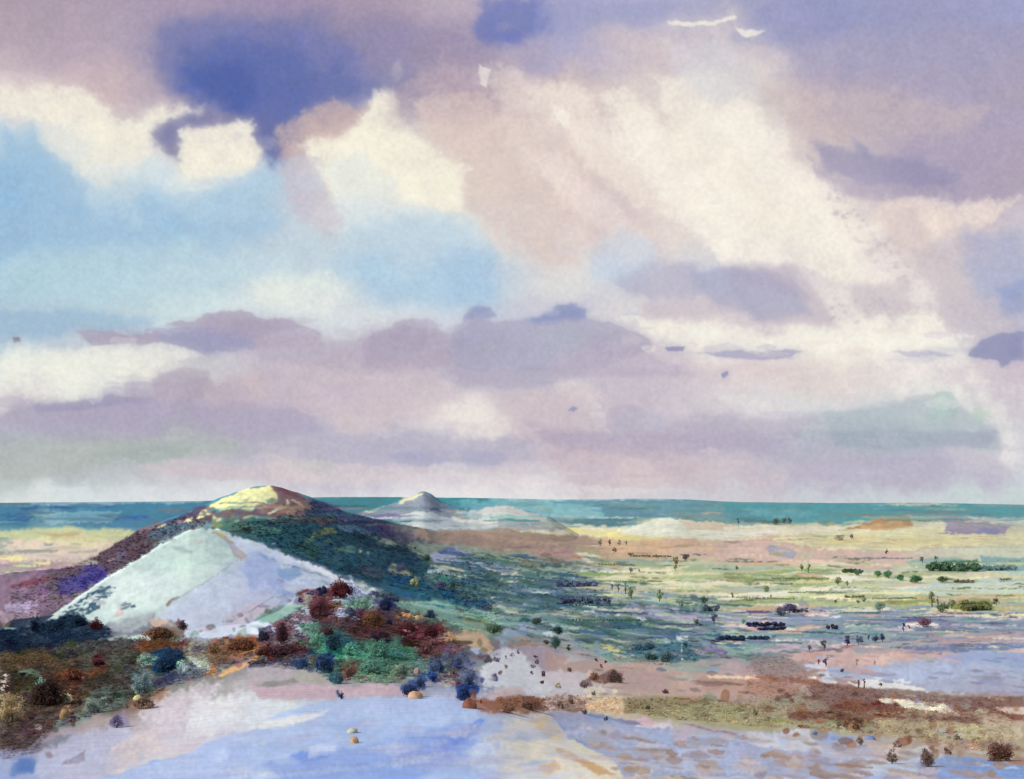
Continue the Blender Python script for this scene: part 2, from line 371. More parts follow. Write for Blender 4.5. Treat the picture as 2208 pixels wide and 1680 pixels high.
LAND_S = """
# ---------------- A: left plain, west flank, pale hill
@ 0 1015.2 .26525
3f82a0 .8 10 -600,260 2208,240 2208,470 1100,480 400,450 0,500 -600,500
2a66a0 .85 5 0,355 180,345 280,370 230,410 0,420
2f5f92 .8 4 160,300 500,280 930,275 930,292 500,305 170,315
2f62a0 .8 3 900,375 1220,368 1220,395 900,395
4a7fa6 .6 10 540,390 900,380 1200,400 900,450 550,430
8fb5b9 .6 14 260,400 560,400 560,450 200,455
9cc0c3 .5 12 300,280 560,330 420,400 330,380
c6cc98 .85 8 -600,520 0,510 300,470 1130,485 1050,560 300,560 0,600 -600,600
c3a878 .7 4 280,500 520,505 660,490 640,520 460,540
e3d0b8 .8 14 -600,640 200,580 900,580 760,700 0,780 -600,760
e6dca5 .7 12 300,560 760,540 960,580 700,620
9aa89a .7 5 0,560 110,560 100,600 0,660
8f9488 .7 3 0,650 480,635 470,660 0,690
8f9a96 .7 3 360,590 440,585 430,610 365,610
a9a596 .7 3 560,650 800,640 790,662 560,665
efe39a .9 3 0,705 190,700 230,725 100,735 0,725
efe39a .8 3 250,750 420,740 400,768 260,770
b095a6 .7 5 0,740 90,740 140,780 60,800 0,795
98a690 .75 6 -600,840 180,810 300,850 250,890 -600,900
dcbcb0 .6 8 400,760 720,740 500,830 330,870 260,845
# west flank
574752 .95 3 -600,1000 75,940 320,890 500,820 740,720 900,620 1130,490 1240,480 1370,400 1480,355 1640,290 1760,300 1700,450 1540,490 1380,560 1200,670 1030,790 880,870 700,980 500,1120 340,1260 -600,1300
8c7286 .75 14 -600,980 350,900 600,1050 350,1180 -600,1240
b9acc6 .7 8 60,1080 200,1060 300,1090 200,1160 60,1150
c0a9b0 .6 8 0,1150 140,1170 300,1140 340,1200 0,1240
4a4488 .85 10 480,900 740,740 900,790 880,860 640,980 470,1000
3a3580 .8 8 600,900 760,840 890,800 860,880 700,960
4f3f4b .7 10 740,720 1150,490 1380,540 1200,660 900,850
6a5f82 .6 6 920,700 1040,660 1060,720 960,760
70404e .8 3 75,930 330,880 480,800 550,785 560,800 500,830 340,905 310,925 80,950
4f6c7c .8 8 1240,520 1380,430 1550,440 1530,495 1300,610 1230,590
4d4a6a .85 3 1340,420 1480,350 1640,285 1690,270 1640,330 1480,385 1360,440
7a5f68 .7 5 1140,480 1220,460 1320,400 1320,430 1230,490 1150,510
# summit
e9e3a0 .97 2 1600,390 1605,365 1640,330 1740,260 1900,190 2000,150 2160,125 2260,150 2260,240 2090,290 2040,325 1900,330 1830,325 1760,310 1700,345 1640,385
d9cfa0 .9 3 1480,415 1560,380 1570,420 1530,452 1470,430
d9cfa0 .8 2 1280,475 1350,432 1345,450
cdbf88 .8 3 1720,340 1810,355 1800,410 1760,430 1730,380
b0a080 .9 2 1970,238 2040,225 2000,262
a89a78 .8 2 1950,288 1985,285 1970,300
6f5a58 .9 4 1730,335 1860,330 2040,332 2100,285 2208,260 2208,350 2100,370 1900,395 1760,380
44665f .9 5 1640,420 1760,420 1900,400 2100,390 2208,370 2208,620 2050,560 1880,510 1720,470
6f8a90 .7 8 1560,430 1700,430 1720,480 1560,490
e3e3b0 .9 1.5 1820,440 1890,405 2060,372 2060,384 1900,422
# pale hill
d0e2d9 1 1.5 90,1340 350,1250 500,1120 700,985 870,870 1030,785 1200,670 1380,560 1540,480 1620,480 1760,480 1880,510 2050,570 2208,640 2350,690 2350,1320 90,1420
c3dcd0 .7 25 1400,560 1560,500 1750,520 1870,600 1900,700 1400,820 1100,780
e0ece6 .6 30 600,1050 1000,850 1400,850 1500,1000 1200,1100 700,1130
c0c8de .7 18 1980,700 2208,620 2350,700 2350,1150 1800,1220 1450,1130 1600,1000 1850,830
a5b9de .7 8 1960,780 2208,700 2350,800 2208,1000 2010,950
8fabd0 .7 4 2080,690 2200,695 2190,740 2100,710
d9b8c0 .7 18 1500,1150 1750,1120 1830,1200 1650,1290 1480,1240
d9b9bb .7 3 915,1195 980,1095 1020,1130 1000,1180
a9b9bb .6 18 1000,1180 1300,1130 1500,1150 1480,1230 1100,1260
b3a6a3 .9 4 1740,490 1860,565 1940,640 1990,690 1950,730 1910,690 1890,630 1800,560 1720,510
d3c98a .9 2 1740,488 1835,530 1800,548
9aa39c .6 2 1930,710 1700,880 1500,1000 1400,1060 1410,1070 1520,1010 1720,890 1940,720
8a7565 .85 2 1340,1095 1400,1040 1460,1025 1440,1060 1350,1112
l 8a8f95 .7 1.5 2208,1060 2100,1130 1990,1190
l 9a8a88 .7 1.5 1600,1160 1500,1220
l a08f8a .6 1.5 1900,1150 1720,1250
d 3f5f72 60 14 4 12 520,1130 800,950 910,940 900,1010 760,1080 850,1100 700,1170 520,1150
d 3f5f72 12 9 3 12 1000,1080 1100,1090 1080,1120 980,1130
6f9c88 .5 5 2080,1250 2110,1180 2208,1150 2300,1160 2300,1240
# ---------------- B: east flank and far cone
@ 488.1 1015.2 .26525
3a8c94 .9 4 600,225 1400,205 2208,215 2208,480 600,480
3f8288 .6 8 700,230 1300,220 1300,280 1000,340 900,300
80c3c6 .7 8 1860,230 2400,230 2400,330 2000,320
cfd6d0 .95 3 1050,350 1180,390 1330,400 1480,460 1720,480 2208,470 2208,300 2000,320 1900,330 1600,320 1300,350
929aa8 .95 2 1050,350 1270,295 1400,260 1500,215 1610,165 1680,215 1740,250 1860,285 1870,320 1830,385 1700,350 1640,325 1540,330 1400,360 1220,385
7f8796 .75 4 1600,180 1740,255 1860,290 1850,330 1700,290 1640,240
efe6a8 .95 1.5 1055,352 1130,318 1270,286 1285,296 1200,325 1100,362
dcd8b3 .9 1.5 1395,262 1430,225 1540,190 1612,166 1580,195 1500,240 1420,270
b9c3cb .8 6 1560,390 1700,360 1960,400 1960,450 1740,470 1600,440
aab6b9 .8 3 1985,345 2085,340 2080,415 2030,420 1990,390
d9d9d3 .9 3 1870,300 2000,340 2000,400 1880,390
6f7078 .85 2 2140,365 2165,370 2165,400 2145,395
# east face of the pale hill
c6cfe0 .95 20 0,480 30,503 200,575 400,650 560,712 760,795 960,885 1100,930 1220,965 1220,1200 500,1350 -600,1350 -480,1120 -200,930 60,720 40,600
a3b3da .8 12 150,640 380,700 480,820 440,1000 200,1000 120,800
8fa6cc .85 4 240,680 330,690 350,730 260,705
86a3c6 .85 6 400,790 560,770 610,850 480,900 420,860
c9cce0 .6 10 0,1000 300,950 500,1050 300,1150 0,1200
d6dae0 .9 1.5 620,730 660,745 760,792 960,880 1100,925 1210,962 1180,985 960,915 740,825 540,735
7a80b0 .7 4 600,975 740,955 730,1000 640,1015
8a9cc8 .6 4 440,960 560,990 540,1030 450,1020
d9c0c8 .6 8 0,1180 250,1080 400,1110 200,1250 0,1280
b3a6a3 .8 3 -20,540 30,580 120,650 160,700 120,730 60,690 20,620
l 8a8f95 .7 1.5 380,1020 200,1150 30,1230
6f9c88 .6 5 240,1230 280,1160 420,1110 560,1100 500,1190 300,1250
# top right of main hill
8a6a68 .95 3 355,120 500,160 650,210 690,235 760,300 720,400 560,380 400,385 240,350 240,320 330,270 430,240 420,190
a5705a .8 5 500,265 620,250 640,300 600,335 500,352 380,372
7a5058 .7 4 360,130 480,150 660,215 640,235 500,190 420,170
dccba3 .9 1.5 335,345 420,295 480,275 495,225 512,240 505,285 440,315 350,352
d0b79a .7 2 520,225 600,245 640,285 620,295 580,255
6f5a58 .8 5 -10,330 230,330 300,350 230,360 100,380 0,400
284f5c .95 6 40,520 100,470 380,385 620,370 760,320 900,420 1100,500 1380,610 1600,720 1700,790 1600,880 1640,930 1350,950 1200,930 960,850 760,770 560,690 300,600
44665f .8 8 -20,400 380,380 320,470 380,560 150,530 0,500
4a5078 .9 3 680,225 780,255 900,285 1000,345 1120,385 1300,410 1400,450 1420,560 1250,520 950,420 780,360 700,330
3f4a60 .7 6 650,240 800,300 860,420 760,440 700,360
8a7a86 .8 8 1120,395 1500,460 1620,560 1380,580 1300,480
5f4a70 .6 5 1200,420 1330,450 1330,560 1290,540
a59a90 .7 6 1300,420 1500,450 1550,530 1400,520
7f8558 .8 4 700,505 760,480 800,450 880,470 895,510 760,525 690,560
8a9a6a .6 5 640,560 700,540 720,640 650,650
4f7f6a .7 3 340,480 440,440 450,490 370,512
7a5f58 .7 4 690,380 780,360 810,440 760,450
a9b58f .9 2 1150,512 1250,535 1410,608 1360,618 1200,560
6a8498 .75 5 860,420 1000,430 1150,485 1130,520 950,500
35606f .7 10 450,600 900,560 1300,640 1300,780 900,780 600,680
3f5f50 .6 10 640,560 760,640 700,720 600,660
5a5565 .6 10 1060,780 1260,770 1250,870 1100,860 1060,830
e 8f957a .9 2 1010,650 36,30
e b5c3a8 .9 2 1085,650 16,26
e a9bfb0 .9 2 1153,684 10,16
b9b08a .95 2 1298,795 1350,752 1395,770 1460,800 1500,840 1400,840 1310,822
e 6a6080 .95 2 1410,795 45,34
c5c98a .95 2 1495,880 1520,850 1558,868 1565,895 1540,935 1505,900
2a5f76 .92 4 1240,935 1290,855 1500,850 1640,930 1800,990 2000,1045 2130,1085 2110,1150 1950,1110 1700,1040 1400,1030
2f6a80 .6 5 1850,1040 2120,1080 2100,1140 1950,1110
4a5a78 .7 5 1690,930 1720,890 1790,890 1800,930 1720,970
3a4a5a .8 2 1790,850 1850,930 1850,970 1830,960 1800,900
# plain beyond, right of the hill
a28b7a .9 6 1520,465 1720,490 2400,465 2800,560 2800,640 2208,640 1920,620 1660,560
b89a84 .6 4 1800,500 2300,500 2300,560 1900,570
d9b59a .9 1.5 1950,498 2140,510 2140,516 1960,506
d0b090 .7 6 1480,470 1620,470 1660,560 1540,550
8f9f8c .85 6 1420,590 1900,600 2208,660 2208,780 2000,720 1700,680 1520,680
a5abc6 .9 4 1650,670 1850,615 2000,690 2300,790 2208,830 1900,780 1700,750
4f5f90 .6 4 1740,640 1840,620 1860,650 1760,660
e3e6de .95 1.5 1740,712 1840,716 1800,742 1765,730
d0d6d9 .9 1.5 2020,745 2260,752 2240,770 2040,762
2f3a40 .9 1.5 1960,745 1975,745 1975,770 1962,768
7f9a8c .85 4 1640,770 2000,780 2300,860 2208,900 1900,830 1640,800
c6d6d0 .95 2 1640,805 1900,815 2260,870 2340,905 2208,905 1950,865 1640,835
6f9080 .85 5 1600,850 1950,870 2340,920 2208,1010 2000,990 1780,960
3f6050 .8 3 1590,690 1650,680 1650,740 1600,735
b0c0b9 .7 5 2040,1000 2208,1010 2208,1060 2100,1040
8fb5a0 .9 5 1370,1060 1700,1065 1950,1130 2150,1180 2260,1240 2208,1330 1900,1270 1600,1180 1400,1120
9fbfa9 .9 4 1040,1050 1180,1030 1220,1100 1150,1150 1000,1140 960,1080
7f9f92 .8 4 1940,1180 2208,1210 2208,1280 2000,1250
# ---------------- C: valley middle
@ 976.1 1015.2 .26525
7fb9bc .85 5 300,225 1700,220 1700,330 1400,390 800,380 500,300
5f8f9c .85 6 1150,250 1700,240 1700,340 1500,430 1300,460 900,460 760,370 1250,390
8fc0c3 .7 6 820,300 1200,290 1180,390 800,370
4f7a85 .7 4 860,390 1300,390 1500,400 1350,460 960,440
d9d6cc .95 2 170,320 300,295 440,290 620,335 760,375 760,410 640,400 400,370 200,330
b5bcbf .9 3 0,350 240,360 240,430 160,400 0,400
e6e3d3 .9 3 0,375 200,400 300,370 370,420 300,430 180,430 0,400
a9b0b0 .9 3 370,380 640,410 920,450 920,490 700,480 380,460
e3ddbb .9 3 480,475 700,480 940,480 1080,440 1250,490 1300,540 1100,540 700,510
c3cfcc .9 2 980,435 1060,432 1065,468 985,470
e3d88f .9 4 920,470 1100,490 1600,520 2208,520 2208,560 1400,570 1180,530 950,510
e3e3cb .95 3 1340,490 1500,440 1620,400 1740,375 2208,400 2208,560 1700,550 1400,510
dcc6a5 .8 5 1850,420 2300,420 2300,480 1900,470
7f9a93 .85 3 1750,370 1800,345 2300,370 2300,420 1950,410 1800,400
d0b08a .8 8 1150,560 1640,560 1800,700 1300,700 1180,640
cfb09a .85 10 1640,560 2400,560 2400,720 1780,720
dab88f .6 8 1200,600 2208,580 2208,640 1300,660
a28a79 .9 6 -100,480 600,520 1100,540 1200,580 1200,620 1000,630 980,680 600,630 200,580 -100,560
b3967f .6 4 100,500 500,540 960,590 900,610 400,570
b08c84 .8 6 600,640 980,630 1040,720 900,750 620,720
a5a07a .85 3 1000,620 1190,620 1190,680 1020,680
d6d0b0 .9 2 990,665 1200,690 1260,710 1080,750
93a58f .85 4 1080,700 1300,710 1780,720 1780,790 1500,780 1200,760
c5ae6f .8 5 1190,740 1330,740 1390,790 1220,780
6f7a90 .8 2 1340,740 1400,740 1400,765 1360,760
8f9f85 .8 5 100,640 600,660 1000,740 1000,830 560,800 300,740
93a996 .7 5 600,720 1080,730 1040,820 700,830
c9cfc9 .9 2 1020,830 1060,770 1380,790 1390,830 1140,825
b9c6b9 .8 5 1060,770 1390,780 1380,820 1080,815
e6e0b8 .95 3 1390,770 1600,800 1780,790 1790,840 1500,850 1400,830
e3e0ba .95 3 1150,840 1500,850 1760,850 1960,900 1960,940 1560,930 1500,930 1300,930 1180,870
a5b58a .9 3 1860,800 1900,770 2300,770 2300,820 1900,820
a9b98f .85 3 1760,860 2208,840 2300,880 1950,910 1800,890
e9e3c3 .95 2 2000,900 2300,890 2300,945 2000,945
e6e3c3 .95 2 1480,960 1950,980 2300,990 2300,1040 2050,1045 1700,1010 1500,1000
c9d09a .8 5 1500,1000 2000,1030 2100,1090 1560,1080
b9c98f .7 6 1480,940 2208,950 2208,985 1500,960
70809c .85 3 740,850 900,845 1030,870 1180,890 1190,940 1000,910 780,870
e3d8a9 .9 2 890,910 1050,925 1300,970 1390,1010 1200,970 900,930
c9c3a9 .8 4 300,870 740,870 900,940 600,900
d0a98a .7 4 580,900 760,930 740,945 600,915
8098a5 .8 5 360,950 700,950 900,1000 1100,1080 800,1070 500,1010
5f7090 .85 3 850,1000 960,960 1250,980 1320,1030 1240,1080 1100,1070 1000,1030
93a3a9 .7 8 1200,1040 1560,1090 1500,1110 1200,1100
8080a6 .85 3 1380,1110 1560,1100 1630,1140 1560,1160 1420,1150
bfb3c9 .85 6 1560,1090 2208,1120 2208,1220 1700,1210 1620,1160
9ab09a .8 4 1600,1060 2060,1100 2030,1110 1580,1090
e6e6e3 .97 1.5 1045,1118 1200,1135 1420,1170 1400,1200 1200,1165 1060,1138
6f8f78 .95 2 790,1225 900,1190 930,1150 1200,1190 1480,1220 1560,1220 1640,1170 1700,1200 1690,1250 1600,1290 1300,1320 1000,1300 900,1270
3f6a60 .6 3 790,1225 1000,1290 1120,1310 1000,1310
7f8478 .7 5 720,1140 1040,1130 1200,1180 800,1200
4a6a70 .6 6 700,1180 930,1160 940,1220 800,1220
c0cfdc .97 1.5 1495,1175 1578,1178 1575,1220 1490,1215
c0cbb9 .8 3 1640,1260 1960,1270 2100,1250 1960,1295 1700,1290
7a7a9c .7 3 1700,1220 2208,1230 2208,1260 1700,1240
4f7a86 .8 4 380,940 200,960 0,1010 100,1090 260,1140 290,1060
2f5a76 .9 3 0,1020 150,1060 270,1050 290,1110 200,1150 60,1110
4a6a60 .8 5 0,870 380,900 360,1000 200,960 0,950
c9d6d3 .95 2 0,820 140,840 300,870 470,880 380,900 200,890 0,855
c9d0d3 .7 5 280,1020 640,1070 640,1110 480,1080 320,1050
93b39f .8 6 -100,1120 400,1100 480,1180 300,1250 0,1230
e 6f8a5f .0 2 330,1280 80,50
8a8fae .7 5 440,1260 560,1240 640,1310 440,1330
d9b9a0 .6 5 540,1230 640,1220 640,1300 560,1300
# ---------------- D: valley right
@ 1561.8 1015.2 .29265
4d9aa0 .8 6 0,235 600,240 1300,235 2208,255 2300,260 2300,345 1700,330 1150,345 950,390 600,390 0,350
78adb0 .6 8 0,280 500,260 700,330 400,350
5a7a78 .8 3 150,355 350,365 500,350 500,390 150,380
e6dec0 .95 3 0,405 500,395 760,410 1000,400 900,440 500,470 0,490
ece6d3 .8 5 0,450 400,440 380,470 0,480
b08a60 .85 3 850,435 1000,400 1150,350 1350,345 1390,400 1200,430 1000,425
c9a578 .7 3 1000,410 1300,370 1360,420 1100,440
e3dcbf .95 2 1430,420 1500,385 1640,390 1600,415
9f94a9 .85 4 1560,350 1700,350 2100,400 2060,470 1850,470 1620,450 1650,400
8f8fae .8 3 1850,460 1880,425 1990,415 2050,450 2000,470
c0c9bf .8 3 1780,335 2300,350 2300,400 2000,380
e0d8a8 .9 5 300,500 700,480 1000,460 2208,480 2300,560 1600,570 1000,590 600,560
dccb90 .6 6 600,480 1400,500 2000,500 1400,540 800,540
d3b6a5 .9 6 -50,520 300,510 560,580 540,680 200,690 -50,680
a0a0ae .8 4 290,570 340,555 500,580 540,620 500,655 430,640 330,600
d3b5a6 .9 5 620,640 760,600 1000,580 1330,590 1340,680 1150,720 900,710 680,690
c9cbaf .8 6 1300,600 1800,560 2300,560 2300,640 1500,620
93b0a0 .9 4 1330,660 1500,640 1700,640 1880,680 1560,740 1380,720
7fa3a0 .8 5 1870,640 2300,640 2300,730 1900,735
4f7a55 .9 3 1480,690 1560,665 1700,662 1850,660 1868,680 1840,735 1600,740
9fb59a .8 4 0,700 550,710 850,720 800,745 380,740 0,740
8a9a62 .9 3 0,750 380,750 560,750 700,790 850,830 800,840 570,850 300,850 180,830 0,800
e6e3cb .95 2 570,760 760,755 1060,780 1100,800 950,800 950,830 800,790 640,770
e6e3cb .9 3 570,850 850,850 950,890 800,880 600,840
e9e6cc .95 2 -20,890 330,890 500,860 600,880 640,930 300,930 0,945
c0a98f .7 2 950,800 1110,795 1100,815 980,812
7a9a55 .8 2 380,735 560,730 820,735 820,748 500,750
d3d9c3 .85 6 900,850 1200,815 1700,830 2208,820 2208,930 1300,930 1080,940
c0d3c9 .7 8 1300,840 1700,850 1700,910 1350,910
c5d3c0 .7 8 1650,740 2208,750 2208,900 1800,870
cbbfb0 .7 4 1700,750 2208,770 2208,810 1900,800
9aa36a .9 3 -20,950 300,935 620,930 900,940 930,950 700,970 400,960 200,990 0,1000
e6e3cb .9 2 850,980 930,950 1080,965 1060,1000 900,990
9a9c50 .9 3 1080,950 1250,940 1500,930 1600,990 1500,1000 1200,985
b3bb8a .8 5 600,970 1050,950 1300,1000 1000,1010 640,1000
8a9048 .9 3 1700,960 1740,940 1950,930 2000,990 1980,1030 1700,1040 1560,1020
c5ac6a .9 3 1990,1000 2300,985 2300,1030 2000,1030
eae6d9 .97 1.5 360,1000 420,975 540,985 620,1030 900,1020 1200,1030 1150,1040 700,1045 560,1010
9ac9b0 .7 3 780,1040 860,1020 900,1040 860,1060 790,1055
8fa0a9 .85 5 600,1040 1200,1040 1700,1050 1700,1080 1100,1090 600,1080
d9d9cf .95 2 1620,1085 1700,1060 2208,1040 2300,1080 1900,1110 1700,1100
9aa0b3 .8 5 0,1060 600,1050 800,1090 500,1130 0,1110
e0e6e0 .9 1.5 770,1070 860,1068 850,1080 770,1080
7f909f .8 5 860,1090 1560,1090 2300,1110 2300,1180 1500,1170 1200,1150 900,1130
d6d0c0 .95 2 880,1120 1150,1135 1150,1160 900,1158
5f5a78 .85 3 60,1025 160,1005 250,1020 360,1030 360,1050 70,1045
d9a58c .9 3 0,1145 300,1145 260,1170 120,1190 0,1180
dcb9a3 .9 3 320,1190 440,1165 560,1160 690,1140 720,1150 560,1195 440,1200
c08f78 .6 2 440,1190 540,1160 560,1190
9fb5a8 .7 6 0,1180 340,1200 900,1190 880,1260 0,1230
7a9fa0 .8 5 860,1160 1260,1140 1240,1200 1000,1200 880,1190
e3ddd3 .95 2 1210,1165 1330,1120 1430,1115 1400,1160 1300,1190
b5857a .6 3 1340,1100 1520,1085 1480,1150 1420,1150
dcb8a5 .95 2 1470,1175 1500,1135 1600,1140 1590,1195 1500,1190
d9b9a6 .9 2 1620,1155 1690,1160 1680,1200 1625,1190
dfc3b0 .9 1.5 1740,1172 1805,1175 1800,1198 1740,1195
b59c9a .8 6 1500,1200 1700,1200 2208,1190 2208,1280 1800,1290 1560,1270
8a809f .6 4 1540,1260 1680,1270 1650,1300 1550,1295
5a6f9a .7 4 1200,1290 1640,1280 2208,1290 2208,1330 1500,1330
2f4f70 .8 3 -20,1230 160,1215 130,1250 -20,1290
c9b5b9 .8 5 250,1290 600,1270 880,1290 560,1334 200,1334
e3dcc0 .9 2 680,1270 730,1270 740,1290 690,1300
# ---------------- E: near left heath
@ 0 1298.3 .26525
1c3048 .94 7 -600,260 100,230 280,180 460,130 580,80 640,90 700,150 850,190 980,250 860,310 700,350 500,350 450,380 200,440 -600,420
24405a .7 5 370,180 470,140 600,90 680,110 640,180 400,230
8ab5a0 .8 3 20,190 120,180 130,220 40,230
a09a70 .7 4 120,180 200,160 260,210 160,220
6f6f7c .85 8 860,180 1000,150 1250,110 1240,240 1000,290 900,290
a9b3b3 .8 8 900,160 1220,100 1230,180 1000,270 900,250
565a56 .8 10 460,360 700,340 1000,300 1100,320 1000,400 750,430 500,400
665640 .92 10 -600,440 130,420 300,380 470,400 650,430 560,560 300,560 -600,560
6f5638 .6 8 10,440 400,420 500,540 100,560
7a4c30 .9 8 1080,360 1250,280 1400,260 1500,300 1480,380 1260,400 1120,430
6c5c4a .85 6 1220,220 1300,170 1400,150 1520,200 1500,280 1250,300
d0a98f .9 2 1225,190 1225,130 1245,150 1280,155 1295,120 1330,150 1365,140 1370,160 1290,200
70505a .85 3 1430,180 1460,130 1500,160 1530,220 1480,210
585c4e .85 10 700,440 1100,400 1250,420 1100,560 850,640 650,620
4a4230 .85 10 100,560 400,540 560,600 900,540 850,680 300,760 100,740
9a4f30 .6 12 440,580 700,550 900,540 800,600 560,640 440,640
54382e .95 5 340,590 380,575 460,610 500,650 640,660 660,740 640,850 300,820 260,760 330,700 390,640
6f4a38 .6 10 500,640 700,620 660,740 520,760
70303a .95 2 745,460 800,440 850,470 860,500 820,520 760,490
8fc9b0 .9 2 280,690 320,620 340,610 380,640 350,670 320,700
6a7a40 .7 4 200,700 300,670 310,700 220,730
e c0b08a .9 2 680,612 25,20
e c5b08a .95 2 535,785 38,42
e b59068 .95 2 525,900 46,38
efe6a0 .98 1.5 1085,760 1110,752 1150,780 1140,800 1110,790
665848 .85 8 -600,730 210,720 240,860 200,960 -600,980
o d9c090 60 2.5 7 0,720 160,730 220,820 200,950 60,960 0,920
o 4a382a 60 2 6 0,720 160,730 220,820 200,950 60,960 0,920
f0ece3 .95 3 0,985 70,985 60,1060 0,1055
f0e6d3 .9 3 0,560 40,590 30,720 0,730
1f4a70 .9 4 1230,400 1400,380 1490,390 1500,470 1440,500 1380,560 1300,580 1230,540
173a5c .7 3 1420,430 1490,420 1490,490 1440,480
9fcfb5 .9 2 1400,500 1470,490 1540,570 1520,595 1460,560 1410,550
93b5a0 .8 4 1080,500 1150,440 1280,440 1270,500 1150,520
7f9a98 .85 6 1070,560 1180,530 1260,590 1240,690 1160,740 1080,700
3f4060 .8 5 1240,640 1400,570 1520,600 1400,670 1300,700 1240,690
7a8090 .8 4 1520,510 1600,520 1700,580 1560,640 1420,660
bfd0b9 .7 8 1500,430 1660,430 1720,540 1600,520
a9ad9a .7 8 1480,300 1700,330 1680,440 1500,420
9a7050 .9 5 1700,300 1850,280 2100,290 2120,400 1900,460 1700,480 1690,400
8a4a2c .8 5 1860,290 2080,290 2060,370 1900,370
3a3a50 .85 4 2090,220 2208,200 2250,300 2110,290
c9d3c6 .7 6 1540,450 1700,500 1720,570 1580,540
dcae70 .95 3 1745,600 1800,560 1950,500 2110,450 2070,490 1950,540 1800,610
6a5a50 .8 2 1750,575 1900,480 2100,430 2100,445 1900,500
69796f .85 8 650,790 850,690 1000,700 1060,760 1000,840 850,900 700,880
93a090 .7 6 660,800 850,780 900,860 700,900
5a6a62 .7 5 880,720 1080,740 1020,800 900,780
9a785f .85 6 1030,800 1200,740 1400,710 1400,780 1200,880 1060,890
5c4a42 .85 10 -600,1070 200,940 420,940 500,880 520,950 430,1030 250,1180 -600,1260
8a4a38 .6 6 330,1040 460,960 480,990 400,1020 340,1060
809088 .8 6 460,960 560,920 700,900 750,950 600,1010 450,1020
6f6a72 .7 8 250,1180 480,1080 580,1090 520,1170 260,1220
8a8c9c .6 10 320,1120 600,1080 640,1120 460,1180
5f80b8 .7 12 90,1400 150,1250 250,1240 300,1290 290,1360 190,1400
4a6cae .5 10 150,1270 290,1270 270,1350 160,1360
b9bcd0 .6 10 300,1230 700,1060 1000,1000 1100,1100 700,1300 320,1420
dcc9bf .6 20 900,1180 1200,1050 1400,1080 1300,1200 900,1380
d6ccd0 .7 18 1100,900 1600,660 1800,640 1700,900 1300,1000
d9dcdc .7 18 1600,780 2208,700 2208,960 1700,1090 1500,1100
b0c0e0 .92 2.5 830,1430 1000,1390 1190,1330 1230,1300 1480,1240 1640,1180 1720,1130 1900,1070 2208,1005 2208,1460 830,1460
a6b9de .6 14 1500,1260 2208,1080 2208,1250 1700,1330
8ab0dc .6 4 830,1425 1190,1330 1230,1300 1500,1235 1500,1242 1240,1310
8a7f9c .7 5 880,1000 960,900 1000,880 1040,960 1050,1020 960,1010
4a5a94 .8 3 880,990 940,910 965,920 900,1005
8a7a80 .6 3 540,1280 640,1250 700,1210 700,1290 620,1310 520,1330
8a7a80 .6 3 370,1220 420,1210 440,1250 380,1260
# ---------------- F: bushy mound and blue slope
@ 536.9 1298.3 .26525
7aa090 .85 6 50,170 110,100 250,40 400,10 480,20 420,110 250,180
6f3a3c .9 5 380,-100 700,-120 800,-30 720,100 560,130 490,60 420,0
6a4048 .85 4 190,180 290,120 350,180 380,230 330,330 240,300
6a4a48 .85 5 480,120 640,130 800,130 1000,190 1200,200 1210,260 980,300 900,320 760,270 640,210
8a5a34 .9 4 840,90 1000,80 1110,150 1090,210 940,190
705058 .8 6 300,130 560,120 700,200 560,180
a9c0a9 .6 8 430,-80 520,-40 470,70 430,20
5f8f7a .9 6 360,180 560,170 720,230 880,320 1000,290 1240,290 1340,370 1330,560 1100,590 900,580 700,560 500,430 560,330
5fb393 .7 8 560,340 800,360 960,430 900,470 740,460 560,420
8fcfb0 .6 6 900,430 960,420 960,470 800,470 740,440
2f6070 .8 6 640,260 740,250 880,330 860,400 720,420 660,340
3f7a80 .6 8 1040,420 1240,400 1250,470 1100,470
702f38 .9 5 1210,200 1420,170 1560,180 1560,290 1400,330 1250,330
7a4a48 .8 5 1340,370 1540,330 1620,350 1500,460 1380,470
o 5a2530 70 3 7 1220,180 1550,190 1540,300 1380,460 1340,400 1220,300
o c9a09a 30 2 4 1220,200 1550,190 1540,300 1400,420 1300,320
e eaae78 .97 1.5 1293,118 32,22
e f0d090 .97 1.5 1366,124 14,12
c9a088 .8 3 1270,200 1350,170 1340,210 1290,220
e8c990 .6 10 1560,260 1900,200 1990,400 1960,460 1700,340
d9b590 .85 6 1600,240 1720,230 1900,250 1990,400 1940,450 1740,340 1560,320
80a394 .85 5 1480,40 1700,70 1950,110 1920,180 1900,240 1660,150 1500,110
a0b085 .8 6 1700,100 1940,120 1920,200 1740,170
2a3f68 .85 3 1440,80 1500,70 1525,120 1470,140
2f3a70 .9 3 1010,-20 1190,-20 1200,40 1140,85 1060,30
2f3060 .85 2 1100,150 1130,140 1160,180 1120,185
5a3038 .85 5 90,380 300,360 490,380 480,420 300,430 100,430
7a3a28 .7 4 100,390 240,370 280,400 140,420
3f3a50 .85 5 0,500 200,440 480,440 480,540 340,520 220,500 0,530
2f5a88 .7 4 330,470 470,440 480,540 350,530
2f5080 .85 4 510,490 560,430 680,420 700,500 660,570 560,550
6a8a80 .8 6 480,500 520,480 700,540 700,640 620,580
3f7078 .8 5 620,570 740,570 760,660 690,665
8a6050 .75 5 760,500 900,490 940,540 850,600 760,590
8a5a50 .75 4 760,600 840,590 850,640 760,650
86a384 .85 6 850,590 1100,590 1340,600 1240,660 900,660
93a088 .6 5 1100,520 1300,520 1340,600 1200,590
d3c9a0 .8 1.5 1180,520 1290,590 1330,550 1340,560 1280,605 1175,535
b0a5a5 .8 6 -20,530 200,525 340,540 560,570 680,670 690,780 300,770 100,780 -20,700
